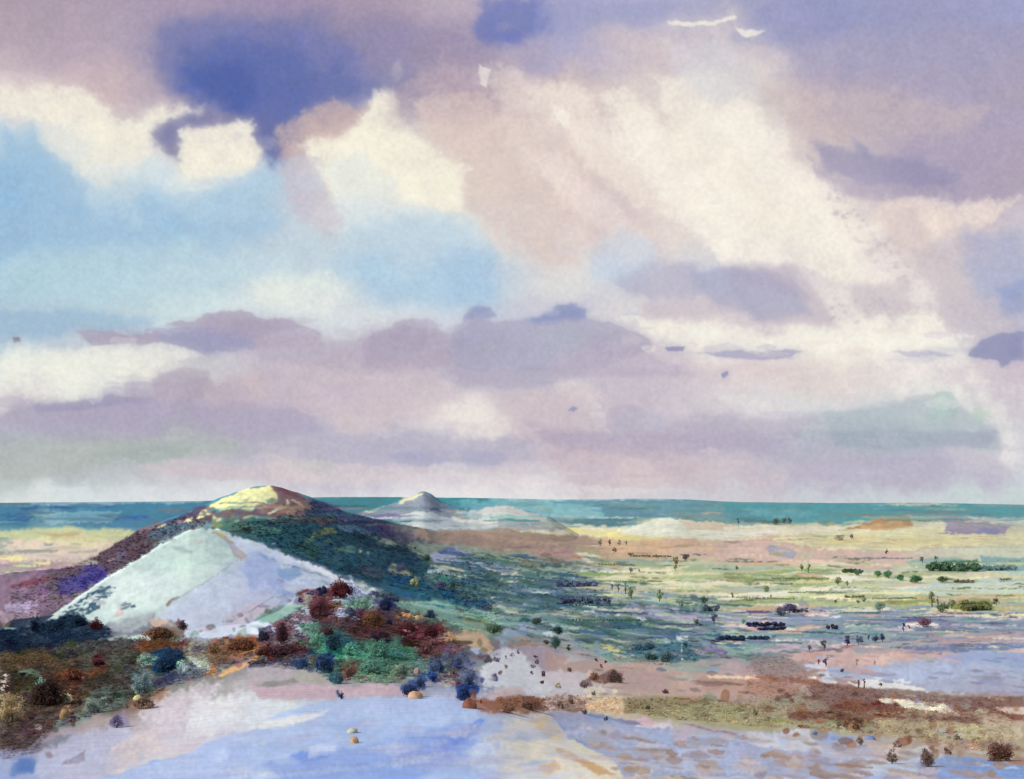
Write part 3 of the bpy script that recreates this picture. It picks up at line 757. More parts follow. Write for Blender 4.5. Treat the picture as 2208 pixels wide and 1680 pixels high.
c5aab0 .85 4 -20,690 100,680 400,680 690,690 1100,670 1240,690 1290,760 700,780 300,790 100,780
a3a090 .7 6 330,560 560,580 660,640 560,670 340,630
8a8880 .8 4 60,680 150,640 360,620 400,660 200,685
c9b0b3 .6 6 690,690 1080,680 1240,730 800,760
3a4a6c .9 2 712,715 735,710 775,770 760,790 730,760
5f7090 .8 5 1450,500 1500,450 1590,440 1600,520 1520,570 1460,550
e 2a5fae .95 2 1490,590 45,38
3a5588 .85 3 1360,610 1420,570 1440,640 1380,650
8a90a3 .7 8 1640,440 1740,430 1860,500 1900,620 1760,680 1660,640
6f7fa0 .8 4 1650,480 1700,420 1760,480 1720,520
o 4a5a80 50 3 6 1640,420 1760,430 1850,520 1860,720 1700,720 1660,560
o 6a3540 30 3 6 1540,560 1700,560 1740,690 1660,690
b5aaa0 .8 6 1500,620 1660,560 1680,700 1560,690
d9ae9c .0 5 1340,530 1400,530 1390,580
e 3f5588 .95 3 1330,690 95,56
e e3ac78 .98 1.5 1350,742 58,36
2a4a8a .9 3 1675,700 1760,680 1860,690 1860,750 1760,770 1700,790
6f3f38 .85 4 1750,760 1830,720 1840,780 1790,840 1750,820
a06f5a .85 5 1740,790 1800,760 1900,790 2000,820 2208,800 2208,910 2050,920 1900,890 1780,850
9a5f45 .6 4 1860,820 2208,790 2208,870 1950,880
2f60c0 .95 1.5 1790,385 1830,380 1855,405 1830,412
b9cbe0 .8 4 1780,380 1860,370 1920,410 1900,440 1850,420
d9dce0 .9 8 1920,440 2000,380 2100,370 2208,400 2300,500 2300,660 1900,720 1880,600
b0a9bb .8 3 1985,410 2050,410 2060,470 2000,490
e3c3b9 .8 10 1900,760 2050,730 2208,690 2208,800 1950,800
d6dcdc .9 8 0,800 300,800 640,830 480,900 400,990 100,1030 -10,1040
b0c3e2 .9 6 130,950 230,900 500,830 760,780 1290,775 1650,790 1740,860 1930,950 1930,1000 1900,1060 1980,1180 1930,1260 2020,1340 1960,1460 0,1460 0,1045 400,985 480,910 760,880 300,920
e3e3e0 .9 4 0,1030 130,960 300,940 640,880 600,920 430,980 200,1000
a3b9de .6 14 500,1000 1500,1000 1800,1080 1400,1150 900,1100
b3bce0 .6 10 900,830 1480,820 1420,860 1000,880
6f92de .75 8 330,1260 420,1200 490,1220 480,1265 600,1245 710,1240 640,1280 440,1310
c3cfe6 .8 3 480,1180 760,1090 880,1100 700,1150 720,1240 480,1265
7a9ae0 .7 10 1600,1090 1850,990 1920,950 1935,990 1880,1050 1760,1150 1680,1180
5a86e0 .6 5 1800,1000 1900,945 1930,980 1850,1040
a9aed6 .7 12 1150,1210 1500,1150 1700,1180 1650,1320 1300,1340
9fb8e0 .6 12 1000,1350 1700,1330 1900,1380 1900,1420 1000,1420
c5d0e0 .6 14 1800,1180 2000,1100 2100,1420 1800,1420
d9d6a9 .8 3 790,1050 850,1015 890,1035 870,1060 810,1065
d9d6b0 .6 3 80,1140 120,1140 120,1160 90,1165
d9d6b0 .6 3 100,1390 150,1380 170,1400 120,1410
e d9a070 .97 1.5 857,1118 33,26
l 8a93b0 .5 1.2 1220,1190 1300,1185
# ---------------- G: near middle
@ 1073.7 1298.3 .26525
4a6048 .0 3 0,200 40,230
e6e3e0 .8 22 -40,470 60,390 110,375 300,480 480,560 560,640 480,720 200,760 -60,700 -120,600
dcc9c6 .6 10 300,480 620,540 700,660 480,700 350,600
b8a5ac .85 6 100,300 260,290 400,370 560,440 480,560 380,550 200,420
c9a08c .6 6 380,400 560,440 540,540 400,550
d9b9b0 .6 8 0,720 200,690 200,790 0,790
9a6a4a .8 6 -20,800 180,760 380,790 390,880 220,910 -20,910
8a5a48 .7 4 180,770 330,780 330,830 220,840
7a5548 .8 5 200,890 390,840 400,880 240,910
o 8a6a55 70 2 5 380,780 560,740 720,800 700,890 440,880
a9938a .5 14 400,820 680,800 720,880 430,880
b9cbdc .7 6 0,290 100,180 250,170 300,240 100,320 30,380
8a9ab0 .8 4 60,200 180,170 250,190 240,290 130,230
d0d6dc .8 3 360,250 440,240 470,280 420,310
5a6a80 .8 4 270,200 360,190 380,240 320,240
c9ab88 .7 6 120,280 240,290 330,330 200,350
93a8a9 .9 5 540,320 700,320 1080,330 1080,480 900,470 760,400 620,350
7aa393 .9 4 830,420 960,390 1090,410 1080,480 920,480 850,450
d6c98a .8 2 840,350 920,350 1040,400 960,405 860,375
4a6a88 .85 4 590,320 650,290 840,290 900,320 700,325
4f6a90 .85 5 1100,290 1200,260 1440,270 1460,330 1280,340 1120,320
3a6a7a .85 6 1080,340 1420,320 1700,380 1740,460 1500,480 1200,480 1090,440
e0e3dc .95 1.5 1200,238 1340,245 1340,262 1215,258
d0dcd6 .9 2 1440,255 1560,255 1540,310 1490,300 1500,420 1510,470 1490,470 1480,320 1430,320
5a5068 .85 3 1350,230 1580,230 1560,270 1440,250 1400,270 1360,265
8aab9c .8 5 1780,360 2000,340 2300,330 2000,430 1800,420
26405f .85 3 1730,330 1800,290 1940,330 1760,360 1740,390
2f4a6c .85 2 2040,290 2140,280 2190,290 2190,310 2060,300
b0b0bf .8 6 1560,380 1800,390 1960,440 1700,450 1600,430
9aa99c .8 5 1260,510 1500,480 1740,520 1800,560 1560,570 1380,540
93a9c3 .85 4 1700,530 1790,520 1790,560 1720,570
bfa294 .9 6 480,500 760,470 900,480 1200,500 1500,560 2300,620 2300,740 1500,780 1100,740 700,560 560,560
b59c94 .85 6 1000,540 1460,580 1350,720 1000,700
b38a78 .6 8 1500,600 2300,620 2300,700 1700,720
c49c86 .6 8 1850,650 2208,640 2208,740 1950,730
e9cfb0 .95 1.5 1690,585 2208,620 2208,634 1720,612
7a5a50 .92 3 820,610 850,580 930,535 1010,580 1000,640 850,650
9a6a50 .85 3 735,630 760,580 830,600 850,660 760,640
e3c9b5 .9 2 720,580 750,540 770,580 740,620
8a6f6f .8 3 660,650 740,620 780,680 700,700
d9c09a .75 18 720,760 1000,750 1030,880 960,910 740,860
e6d8b8 .7 5 680,690 830,680 870,720 780,770
e0d8b0 .9 2 920,720 940,680 975,720 960,735
978a68 .85 8 1010,790 1200,760 1400,780 1700,800 1750,880 1500,900 1200,900 1040,900
7f7f58 .7 5 1460,850 1700,800 1740,880 1560,920
a89f7a .85 8 1200,900 1760,820 2300,830 2300,1030 1900,1040 1500,970 1260,960
d6d6b0 .8 3 1780,870 2000,880 2000,905 1800,890
a9a27a .7 6 1750,900 2300,930 2300,1000 1900,1010
8a7a60 .6 5 1600,930 1720,870 1700,960
e6dcc3 .85 40 100,930 380,920 500,1040 640,1110 800,1220 950,1300 1030,1400 300,1420 20,1420 10,1100
dcbf90 .8 10 260,950 400,930 520,1060 600,1110 500,1140 360,1060
ddb88a .85 6 340,1330 460,1290 500,1360 400,1400 340,1370
c9985f .75 6 460,1180 560,1210 720,1280 900,1370 960,1400 800,1400 640,1310 480,1230
e6dcb5 .7 5 580,1120 660,1130 820,1230 900,1300 700,1230 600,1170
a1a8bf .95 2 390,900 560,890 720,910 1100,960 1400,1000 1400,1080 2000,1140 2300,1200 2300,1420 1030,1420 950,1300 830,1230 700,1170 660,1110 590,1100 520,1020
7080b0 .7 4 460,960 520,1010 590,1090 660,1110 720,1170 650,1140 560,1090
b0a5b0 .7 8 400,890 700,920 740,1000 640,1060 500,980
b3b0b9 .75 10 700,1020 950,1020 960,1150 830,1210 690,1120
aebedc .6 14 980,1060 1400,1040 1500,1250 1200,1330 960,1250
c0b0bc .85 3 1410,1040 1560,1010 1600,1030 1540,1100 1550,1150 1490,1190 1430,1120
dcd0d6 .85 5 1150,980 1400,970 1420,1020 1100,1010
bcc6dc .7 12 1560,1150 2300,1180 2300,1400 1200,1400
b5b3d0 .6 10 1920,1180 2100,1160 2100,1260 1940,1240
e0dcd3 .85 5 1090,1380 1180,1340 1260,1370 1240,1420 1090,1420
7f90ae .85 4 680,910 780,900 900,930 1160,980 1100,1000 900,960
8a8098 .85 3 960,950 1170,970 1250,1000 1060,990
d3b3b9 .85 3 1100,950 1200,930 1290,980 1240,1010 1160,990
9a7a8a .8 3 1500,990 1600,1000 1760,1050 1970,1070 1940,1090 1700,1050
d9ccd0 .85 6 1960,1070 2300,1100 2300,1200 2000,1140
# ---------------- H: near right
@ 1610.6 1298.3 .27056
8f8078 .7 16 20,410 240,410 380,480 520,560 300,590 40,570
9a6248 .85 6 60,590 400,590 620,640 880,670 1000,700 760,700 450,650 100,620
b08a76 .8 8 -20,620 360,640 470,740 200,740 -20,730
d2b0a3 .9 5 270,420 560,395 800,360 900,400 1300,400 1700,410 1400,470 1050,500 750,510 600,490 440,470 290,450
c59a8c .6 6 400,420 600,400 620,460 480,470
e0bfb0 .6 6 850,430 1200,420 1180,490 860,500
7f6068 .8 2 440,405 600,385 800,350 880,345 800,365 620,395
b1b8c9 .92 4 640,515 780,515 1060,500 1380,465 1720,410 1900,385 2300,360 2300,720 1800,720 1480,700 1250,660 960,610 700,600 650,560
9caac9 .85 14 1560,440 1750,400 2300,370 2300,520 1900,500 1650,480
b9c6e0 .6 14 1000,530 1600,510 1700,600 1300,640
8a90b3 .75 10 1840,610 1960,580 2050,620 2020,680 1860,660
a9a6b5 .6 10 1700,660 2300,620 2300,760 1800,740
d6dcea .8 4 440,500 640,480 650,540 480,540
cfd6dc .9 4 530,570 650,560 710,620 700,650 620,640 600,600
f0ebe0 .95 2 480,600 540,598 640,640 720,640 710,655 640,650 560,620
eae6dc .97 1.5 800,645 840,620 950,610 1090,625 1260,660 1400,680 1470,715 1300,700 1080,680 950,690
8a6a60 .9 5 480,680 640,650 900,680 1100,690 1500,720 1700,750 2000,770 2208,750 2208,840 1950,870 1700,880 1600,810 1240,800 1080,770 1050,810 820,860 620,820
82503c .85 5 640,820 900,790 1050,800 1200,830 1280,870 900,880 650,860
9a8a7a .7 6 1080,690 1700,740 1620,780 1100,760
e6e0c9 .97 2 1080,765 1200,780 1590,812 1640,860 1700,900 1640,890 1400,860 1240,840 1220,815 1080,810
8a5a44 .9 3 1590,810 1700,890 1880,900 2208,850 2208,940 2120,950 2020,900 1850,900 1700,905
e0c3b0 .97 1.5 1990,860 2060,838 2300,850 2300,905 2080,890
7f5a48 .92 4 360,870 640,870 900,890 1200,900 1450,920 1800,915 1890,980 1800,965 1400,930 1150,925 900,900 640,930 400,920
86685a .8 4 1400,900 1870,920 1880,980 1600,950 1420,935
c9c0b5 .7 5 1830,870 1880,860 1900,890 1820,900
9a9a80 .75 10 100,760 400,760 620,800 600,825 400,820 120,810
a89c82 .7 10 -20,830 380,830 400,900 -20,960
b3a582 .85 10 640,930 1150,920 1500,960 2208,990 2208,1230 1900,1230 1500,1130 1100,1060 700,1050
8a6a48 .7 6 640,900 900,890 1040,920 980,1000 760,980
c6c09a .7 10 1400,970 1800,980 1900,1100 1500,1100
b5b58f .7 8 200,960 640,950 900,1050 520,1030 200,1010
cdbfa0 .6 8 1850,940 2200,960 2200,1090 1900,1060
a98a6c .6 8 1680,1110 1900,1100 1880,1220 1700,1190
a6a5a0 .6 6 1500,980 1640,1000 1700,1100 1500,1060
d0d3d9 .8 8 0,1040 500,1020 600,1200 300,1180 0,1130
b5bfd6 .85 3 245,1080 340,1060 345,1140 260,1130
93abd6 .8 3 520,1090 540,1030 680,1050 860,1080 850,1110 560,1110
6f93d3 .7 3 660,1075 710,1070 710,1105 665,1105
a9b9d6 .7 6 560,1130 900,1100 980,1180 700,1180
d9bfb0 .8 8 960,1120 1200,1130 1240,1260 1080,1290 1020,1220
d3d0cc .8 8 1200,1180 1500,1150 1380,1280 1240,1290
a5a9bd .7 10 -20,1150 300,1180 600,1220 900,1280 1100,1340 900,1400 -20,1400
b0a6ae .7 8 360,1230 600,1240 620,1350 380,1380
c6d3d9 .7 6 900,1240 1300,1290 1370,1370 1000,1380
7f9bcc .85 5 1370,1280 1590,1230 1700,1220 1960,1260 2208,1310 2208,1400 1360,1400
8aa6d6 .7 8 1400,1330 2208,1320 2208,1400 1400,1400
c3d0e3 .8 2 1840,1290 2160,1320 2140,1330 1900,1310
a9846c .0 3 1100,1170
o 6f4a3c 18 4 9 100,700 900,690 1000,960 400,990
o 5a3a30 14 4 8 700,900 1000,920 960,1010 720,1000
o 8a7058 30 3 7 1100,980 2100,1060 2050,1180 1300,1120
@ 0 0 1
7f98d4 .55 14 560,1645 800,1605 980,1560 1050,1575 1000,1640 880,1690 620,1690
7088cc .45 8 930,1590 1030,1560 1040,1580 960,1620
c3d3d9 .45 5 1080,1070 1300,1073 1480,1072 1480,1079 1300,1080 1080,1078
c9d6dc .4 4 -60,1080 250,1078 440,1076 440,1084 250,1087 -60,1090
9fc6cc .45 5 60,1105 260,1100 240,1125 100,1130
"""  # closing washes pale the far crests toward sky colour: painted haze
# kind crop x foot height width colour | label | group   (x, foot, height, width in the units of that stretch of view)
PLANTS = """
# --- far rolling hills and upper plain
cypress D 100 395 50 32 4f7078 | slim dark tree alone on the crest of the right rolling hill
tree D 380 398 62 60 6a7a60 | olive tree on the far crest, tallest of the crest trees
tree D 440 392 52 40 6f7f70 | grey green tree just right of the tallest crest tree
tree D 485 392 50 38 5a6f70 | last dark tree on the right end of the far crest row
tree C 1200 610 72 42 8a8070 | grey brown tree at the left end of the ochre field
cypress C 1275 610 64 34 7a6550 | dark brown upright tree on the yellow field edge
tree C 1312 672 56 42 7a6a58 | brown bushy tree standing lower on the ochre field
tree C 1352 605 50 38 9a907a | pale khaki tree beside the ochre field
tree C 1408 608 52 32 a0957a | faint sandy tree rightmost on the upper ochre field
tree C 1450 702 52 48 8a7a70 | round mauve brown tree on the olive field margin
tree C 1815 772 88 62 857f5c | large olive tree straddling the ochre field border
tree C 1900 722 44 70 5a5058 | dark plum spreading tree on the pink field
tree C 1812 818 54 44 6f7f60 | small green tree below the large olive tree
tree C 1446 832 64 48 959c9c | pale grey tree in the cream field
cypress C 1515 822 44 24 6f7a60 | thin green tree in the middle of the cream field
cypress C 1295 978 68 30 56664f | left of two thin dark trees on the cream strip
cypress C 1346 994 80 30 56664c | right of two thin dark trees on the cream strip
cypress C 1406 1002 128 40 68844f | tall pointed green tree rising from the hedge
tree C 1450 1036 120 80 6f8a58 | broad green tree at the foot of the tall pointed tree
tree C 1682 1062 112 70 84944f | yellow green tree standing on the lime meadow
tree C 1860 1112 62 42 6a7058 | dark olive tree at the lilac field border
tree C 2042 1085 80 76 4f6a50 | round dark green tree over the blue grey clump
hedge C 2100 1140 60 130 5f7a88 | blue grey thicket right below the round green tree
tree C 1980 1258 70 64 68845f | sage green tree alone in the lilac field
tree C 2125 1245 105 66 5a548c | violet tree leaning at the lilac field end
hedge C 1000 940 62 360 6a7a98 | long blue grey hedge along the cream strip
hedge C 1070 1080 70 420 5f7090 | long slate hedge below the thin cream line
# --- right plain
tree D 850 512 46 80 a09a80 | pale khaki clump on the far yellow field
tree D 935 504 44 44 857d85 | mauve tree beside the pale khaki clump
cypress D 1195 614 52 28 6a5f60 | tiny dark tree alone on the pink field
cypress D 570 742 78 40 66825a | left of a pair of pointed green trees on the meadow edge
cypress D 622 752 80 40 66825a | right of a pair of pointed green trees on the meadow edge
tree D 88 734 44 36 6a7a58 | small olive tree at the meadow's left end
tree D 838 842 62 62 768652 | olive tree on the tapering end of the meadow
tree D 905 852 46 40 7f8a58 | low olive bush at the tip of the meadow
hedge D 945 752 36 150 4f7048 | dark green hedge trailing right of the meadow
tree D 985 772 46 66 587a5a | round green tree at the right end of the dark hedge
tree D 1130 782 54 66 4a8a58 | bright green tree leftmost in the green tree belt
tree D 1210 792 64 86 4a8a55 | biggest bright green tree in the green tree belt
tree D 1295 808 52 76 3f8050 | deep green tree in the middle of the tree belt
tree D 1410 828 62 112 3a7a48 | wide deep green tree in the tree belt
tree D 1605 826 52 92 5a7048 | olive dark tree at the right end of the tree belt
hedge D 1770 826 32 140 857a6c | brown hedge bank right of the tree belt
hedge D 2075 806 20 90 8a7a70 | thin brown hedge at the right edge of the field
tree D 1460 678 68 44 6a7a8c | blue grey tree at the head of the dark green wood
tree D 1562 676 66 44 769693 | pale teal tree over the dark green wood
hedge D 1690 740 80 370 4a7550 | long dark green wood on the upper plain
hedge D 2010 735 50 280 6f9590 | hazy teal wood at the right edge
cypress D 1530 1004 142 66 747a42 | tall olive cypress on the lower meadow
cypress D 1572 1004 92 32 7a8050 | small olive cypress beside the tall one
tree D 1605 1044 82 104 5c6e46 | dark olive round tree under the cypress
tree D 1675 1014 80 66 787e3e | mustard green tree right of the cypress
hedge D 1840 1030 90 260 858a48 | long mustard hedge near the right edge
tree D 2002 988 54 54 645a46 | brown tree at the right end of the mustard hedge
tree D 1146 1034 74 94 6c8c76 | sage tree by the white lane
tree D 480 1044 76 134 5c577c | big purple round tree on the dark hedge line
tree D 410 1072 84 84 565174 | purple tree left of the big purple one
hedge D 560 1042 30 120 5a5578 | low purple hedge right of the purple trees
tree D 310 894 44 64 7c8652 | small olive bush on the cream field
cypress D 345 938 34 22 5f6a48 | tiny dark cypress under the olive bush
tree D 822 974 30 34 9a9a68 | tiny khaki bush on the meadow strip
tree D 985 978 34 36 858a58 | left of two khaki bushes near the slanting hedge
tree D 1030 972 40 40 7d8250 | right of two khaki bushes near the slanting hedge
hedge D 960 936 24 150 7f8250 | slanting khaki hedge on the meadow
cypress D 58 934 46 30 56664a | dark cypress leaning at the left of the cream field
hedge D 300 1148 44 300 3a3562 | dark indigo hedge over the salmon field
hedge D 350 1175 34 220 403a66 | indigo hedge between the two salmon fields
hedge D 795 1168 46 90 4a4a72 | slate blue clump right of the salmon fields
cypress D 1320 1184 74 44 443f8c | violet blue cypress on the pale patch
cypress D 1362 1164 32 22 34344a | small black tree beside the violet cypress
tree D 1470 1150 76 130 85566a | plum bush over the pink patches
tree D 735 1318 88 58 66607c | upright mauve tree over the coral field
tree D 626 1326 50 42 766c86 | small mauve tree left of the upright one
tree D 905 1290 92 62 3c3e6c | indigo round tree, leftmost of the dark row
tree D 990 1282 78 64 565c82 | slate tree second in the dark row
cypress D 1064 1254 60 30 33507a | thin blue tree in the dark row
tree D 1112 1264 64 72 4a5f7a | grey blue bush in the middle of the dark row
tree D 1166 1262 72 60 3e5678 | blue tree closing the right end of the dark row
hedge D 50 1250 44 200 2f4d70 | navy hedge at the left of the green field
hedge D 250 1244 34 160 33507a | navy hedge broken off in the green field
hedge D 560 800 20 420 7f9058 | long sage hedge under the olive meadow
hedge D 600 900 16 300 8a9a5c | thin lime hedge crossing the cream field
hedge D 300 945 18 420 7a8a50 | thin olive hedge under the cream field
hedge D 1250 945 18 360 7f8f58 | thin green hedge left of the tall olive cypress
hedge D 1000 1052 16 300 5f8a7a | thin teal hedge along the white lane
hedge D 1500 1082 16 420 6f8086 | thin grey hedge above the right white field
hedge C 1500 905 18 400 8a9a68 | thin sage hedge through the middle of the cream field
hedge C 1620 700 22 320 7a6f50 | brown hedge on the ochre field border
hedge C 1330 770 20 300 7f8a70 | grey olive hedge over the pale blue field
hedge C 1150 1100 26 420 5a6a80 | slate hedge above the thin white field
hedge C 1250 1222 24 560 56705a | green hedge along the sage field's top
hedge C 1850 1255 18 360 6a6a90 | thin violet hedge across the lilac field
# --- coral field and stream bank
tree H 630 516 92 56 62527a | purple tree at the water's edge
tree H 572 496 56 34 ac6a6a | rosy bush left of the purple waterside tree
cypress H 876 502 62 40 bda283 | left of two sandy pointed bushes on the coral field
cypress H 1018 500 48 30 bda283 | right of two sandy pointed bushes on the coral field
shrub H 760 560 42 40 566894 | blue bush on the water's edge
cypress H 888 684 88 34 8a6a60 | left of two brown posts of shrub on the white bank
cypress H 934 684 86 36 8f6f64 | right of two brown posts of shrub on the white bank
shrub H 1066 680 40 30 553630 | dark brown little shrub on the white bank
# --- near right shrubs
shrub H 2015 1268 168 232 85543f | large rust brown bush at the bottom right corner
shrub H 1440 1312 165 160 7a5a4a | big leaning brown bush by the blue pool
shrub H 1600 1218 88 80 7f5a48 | small rust bush at the tip of the blue pool
shrub H 1155 1290 142 116 7d6555 | pear shaped taupe bush on the pink ground
shrub H 1202 1156 56 86 967a6c | small pinkish brown bush over the pear shaped one
shrub H 900 1142 80 64 8c7e6c | olive taupe shrub on the pale blue slope
rock H 982 1096 40 82 7a8cb4 | slate blue boulder beside the olive taupe shrub
shrub H 735 1012 54 46 836650 | small brown shrub on the khaki grass, left of a bigger one
shrub H 872 1016 66 64 7d4e38 | rust shrub on the khaki grass
shrub H 546 1062 44 62 7488c0 | blue shrub at the top of the pale slope
shrub H 862 742 40 56 7d5846 | dark brown tuft in the brown band
shrub H 1672 1100 60 60 958472 | grey brown tuft on the khaki grass
shrub H 60 900 60 66 8a8458 | olive tuft at the left of the khaki grass
# --- splattered shrubs in the middle
shrub G 303 462 40 38 7a5a6a | small plum shrub scattered on the pale open ground | plum shrubs on the pale ground
shrub G 320 508 52 56 80606e | small plum shrub scattered on the pale open ground | plum shrubs on the pale ground
shrub G 286 540 42 50 9a8a94 | small plum shrub scattered on the pale open ground | plum shrubs on the pale ground
shrub G 270 596 38 38 82525f | small plum shrub scattered on the pale open ground | plum shrubs on the pale ground
shrub G 365 608 54 54 6d4550 | small plum shrub scattered on the pale open ground | plum shrubs on the pale ground
shrub G 357 670 42 42 5a3644 | small plum shrub scattered on the pale open ground | plum shrubs on the pale ground
shrub G 166 420 28 28 6c5266 | small plum shrub scattered on the pale open ground | plum shrubs on the pale ground
shrub G 62 462 28 32 7d7f92 | small plum shrub scattered on the pale open ground | plum shrubs on the pale ground
shrub G 796 486 34 34 74424c | small plum shrub scattered on the pale open ground | plum shrubs on the pale ground
shrub G 880 498 28 36 74424c | small plum shrub scattered on the pale open ground | plum shrubs on the pale ground
shrub G 838 534 32 34 9a5560 | small plum shrub scattered on the pale open ground | plum shrubs on the pale ground
shrub G 116 446 46 56 b5a3b0 | faint lilac bush on the pale open ground
shrub G 20 596 50 48 b58a90 | rosy bush at the left of the pale ground
shrub G 60 548 44 46 b9a08f | tan bush over the rosy one on the pale ground
shrub G 486 700 70 66 b0a088 | pale olive bush below the pale ground
shrub G 585 568 50 58 92705a | brown bush on the sandy ground
shrub G 776 772 62 56 857a60 | olive brown bush left of the sandy patch
shrub G 596 828 42 44 755844 | left of two dark brown bushes over the cream track
shrub G 512 864 56 64 7a5c46 | right hand dark brown bush nearest the cream track
shrub G 702 912 50 64 6c5858 | dark bush where the track meets the blue slope
shrub G 1216 874 58 64 85845a | round olive bush on the green grass
shrub G 1246 808 38 46 909c7c | pale green bush above the round olive one
shrub G 1362 744 44 66 764650 | maroon bush on the bare pink ground
shrub G 880 968 42 44 555878 | slate bush on the blue slope's edge
shrub G 935 655 118 180 75564c | broad brown thicket on the pink ground
shrub G 780 640 90 100 9c7256 | tawny bush left of the broad brown thicket
shrub G 700 700 70 84 866c6c | mauve brown bush under the tawny one
shrub G 280 880 100 220 85583f | rust heather bank over the cream track
shrub G 90 900 90 200 96644a | russet heather bank left of the cream track
tree G 466 384 112 124 38645c | dark teal round tree by the sandy ground
tree G 576 398 58 46 3c5842 | small dark green tree right of the teal one
tree G 312 182 60 112 50645a | dark grey green tree above the lilac patch
tree G 486 268 80 104 30504a | blackish green tree on the lilac patch
tree G 1522 388 64 42 21364a | black blue tree in the dark thicket
tree G 390 350 46 60 755058 | plum tree left of the teal round tree
tree C 332 1326 88 176 5c7c50 | wide olive green tree over the lilac slope
shrub G 1230 470 70 150 4a6a60 | dark green thicket on the valley edge
shrub G 1390 490 90 150 4a6a68 | dark teal thicket right of the green one
shrub G 1200 395 70 180 3f7080 | blue teal thicket on the valley side
# --- east flank and its foot
tree B 1388 642 54 34 3a5064 | leftmost dark tree on the hill's eastern edge
cypress B 1422 652 48 22 3f5568 | thin dark tree second on the hill's eastern edge
cypress B 1464 654 44 22 40586a | third thin dark tree on the hill's eastern edge
tree B 1536 646 34 30 4a6070 | small dark tree apart on the hill's eastern edge
tree B 1626 742 70 66 466648 | round green tree below the eastern edge trees
cypress B 1522 856 60 28 42523f | dark pointed tree above the yellow bush
shrub B 1532 932 76 80 bcc468 | bright yellow green bush on the dark slope
tree B 1842 974 84 40 3a505c | dark slim tree on the green valley side
tree B 1792 872 32 20 344450 | tiny dark tree above the slim one
tree B 1750 965 86 104 6a749a | lavender blue tree on the valley side
# --- near mound
shrub B 935 1030 170 240 7a2c36 | big crimson bush crowning the mound
shrub B 785 1018 100 120 3c4680 | navy bush left of the crimson one
shrub B 600 1072 54 66 8a3042 | small crimson bush at the foot of the pale hill
shrub B 690 1010 50 100 6a70a6 | violet bush between crimson and navy bushes
shrub B 1290 1140 160 170 343e70 | large navy bush right of the crown
shrub B 1215 1030 66 92 646a90 | grey violet bush left of the large navy one
shrub B 770 1190 150 210 6e3840 | dark crimson bush below the crown
shrub B 1000 1190 96 150 566278 | slate bush in the middle of the mound
shrub B 1100 1130 120 170 85ac96 | mint green bush between slate and navy bushes
shrub B 1180 1258 130 230 8a5a34 | wide tawny bush in the middle of the mound
shrub B 1320 1256 64 66 2c366c | small navy bush right of the tawny one
rock B 1478 1206 48 74 e8aa74 | orange boulder among maroon heather
rock B 1552 1204 32 34 eccb8a | small cream boulder beside the orange one
shrub B 1652 1206 84 104 3c5270 | steel blue bush at the right of the maroon heather
shrub F 1300 240 90 170 6e2f38 | left maroon heather bush below the orange boulder
shrub F 1470 290 110 190 662a34 | right maroon heather bush below the orange boulder
shrub F 1440 420 110 180 7d4a48 | reddish heather bush at the foot of the maroon ones
shrub F 280 340 210 180 683844 | tall maroon bush at the left of the mound
shrub F 96 320 100 70 3c3e56 | dark slate bush left of the tall maroon one
shrub F 620 290 110 160 6a4046 | dull crimson bush above the green hollow
shrub F 700 400 150 200 2f6072 | deep teal bush in the green hollow
shrub F 560 350 110 150 62a98c | jade bush left of the deep teal one
shrub F 850 440 130 190 5fae90 | bright jade bush in the hollow's middle
shrub F 1080 450 150 220 57967e | wide green bush right of the jade one
shrub F 1000 580 130 220 629a80 | broad green bush in front of the wide one
shrub F 1240 600 120 180 7a9c80 | sage bush by the cream twigs
shrub F 610 570 170 190 3a5c8e | blue bush at the hollow's front, speckled
shrub F 420 545 110 140 3a5c8e | blue bush leftmost along the hollow's front
shrub F 720 665 110 110 3c6c76 | dark teal bush hanging over the pink bank
shrub F 820 620 110 130 85584c | russet bush right of the hanging teal one
shrub F 300 430 90 300 56323a | long wine red heather along the mound's foot
shrub F 130 440 80 150 733a2c | rust heather at the mound's left foot
shrub F 1525 575 150 150 465e88 | blue grey bush above the bright blue one
shrub F 1490 645 92 96 2658b0 | bright ultramarine bush over the amber boulder
shrub F 1400 690 90 110 34527e | dark blue bush left of the ultramarine one
shrub F 1330 770 110 190 3c5286 | wide blue bush behind the amber boulder
shrub F 1705 545 120 120 50649a | periwinkle bush at the mound's right end
shrub F 1790 680 130 150 66769a | pale slate bush over the royal blue one
shrub F 1750 800 130 180 2a4a8e | royal blue bush by the russet boulder
rock F 1350 782 66 124 d0a684 | amber boulder in front of the blue bush
rock F 1795 862 84 120 8c5a49 | russet boulder at the end of the blue slope
rock F 1880 822 40 28 b5603f | tiny red boulder beside the russet one
rock F 857 1146 58 70 cda07a | orange boulder alone on the blue slope
rock F 842 1062 44 96 cfcdb0 | pale yellow flat boulder on the blue slope
shrub F 748 792 84 56 364664 | small slate shrub on the edge of the blue slope
rock F 1366 580 52 56 bc9a94 | pinkish boulder above the dark blue bush
shrub F 2010 486 80 84 a8a2b4 | pale lilac shrub on the white ground
# --- near left heath
shrub E 790 232 138 140 782833 | round crimson bush on the dark navy slope
shrub E 300 260 190 120 2a3c5c | tall navy bush at the left skyline
shrub E 470 240 110 200 24405c | wide dark teal bush on the left skyline
shrub E 620 200 120 170 22405a | dark teal bush left of the round crimson one
shrub E 1485 226 100 116 6c4c56 | plum bush on the rust bank
shrub E 1300 300 110 280 8c5a38 | long rust bush on the bank under the pale hill
shrub E 1960 400 120 260 8a5030 | orange brown bush left of the mound
shrub E 1760 420 110 150 98724e | sandy brown bush left of the orange brown one
shrub E 2150 330 130 120 3c3c52 | dark slate bush at the mound's edge
shrub E 2170 430 100 130 743c44 | wine red bush at the mound's edge
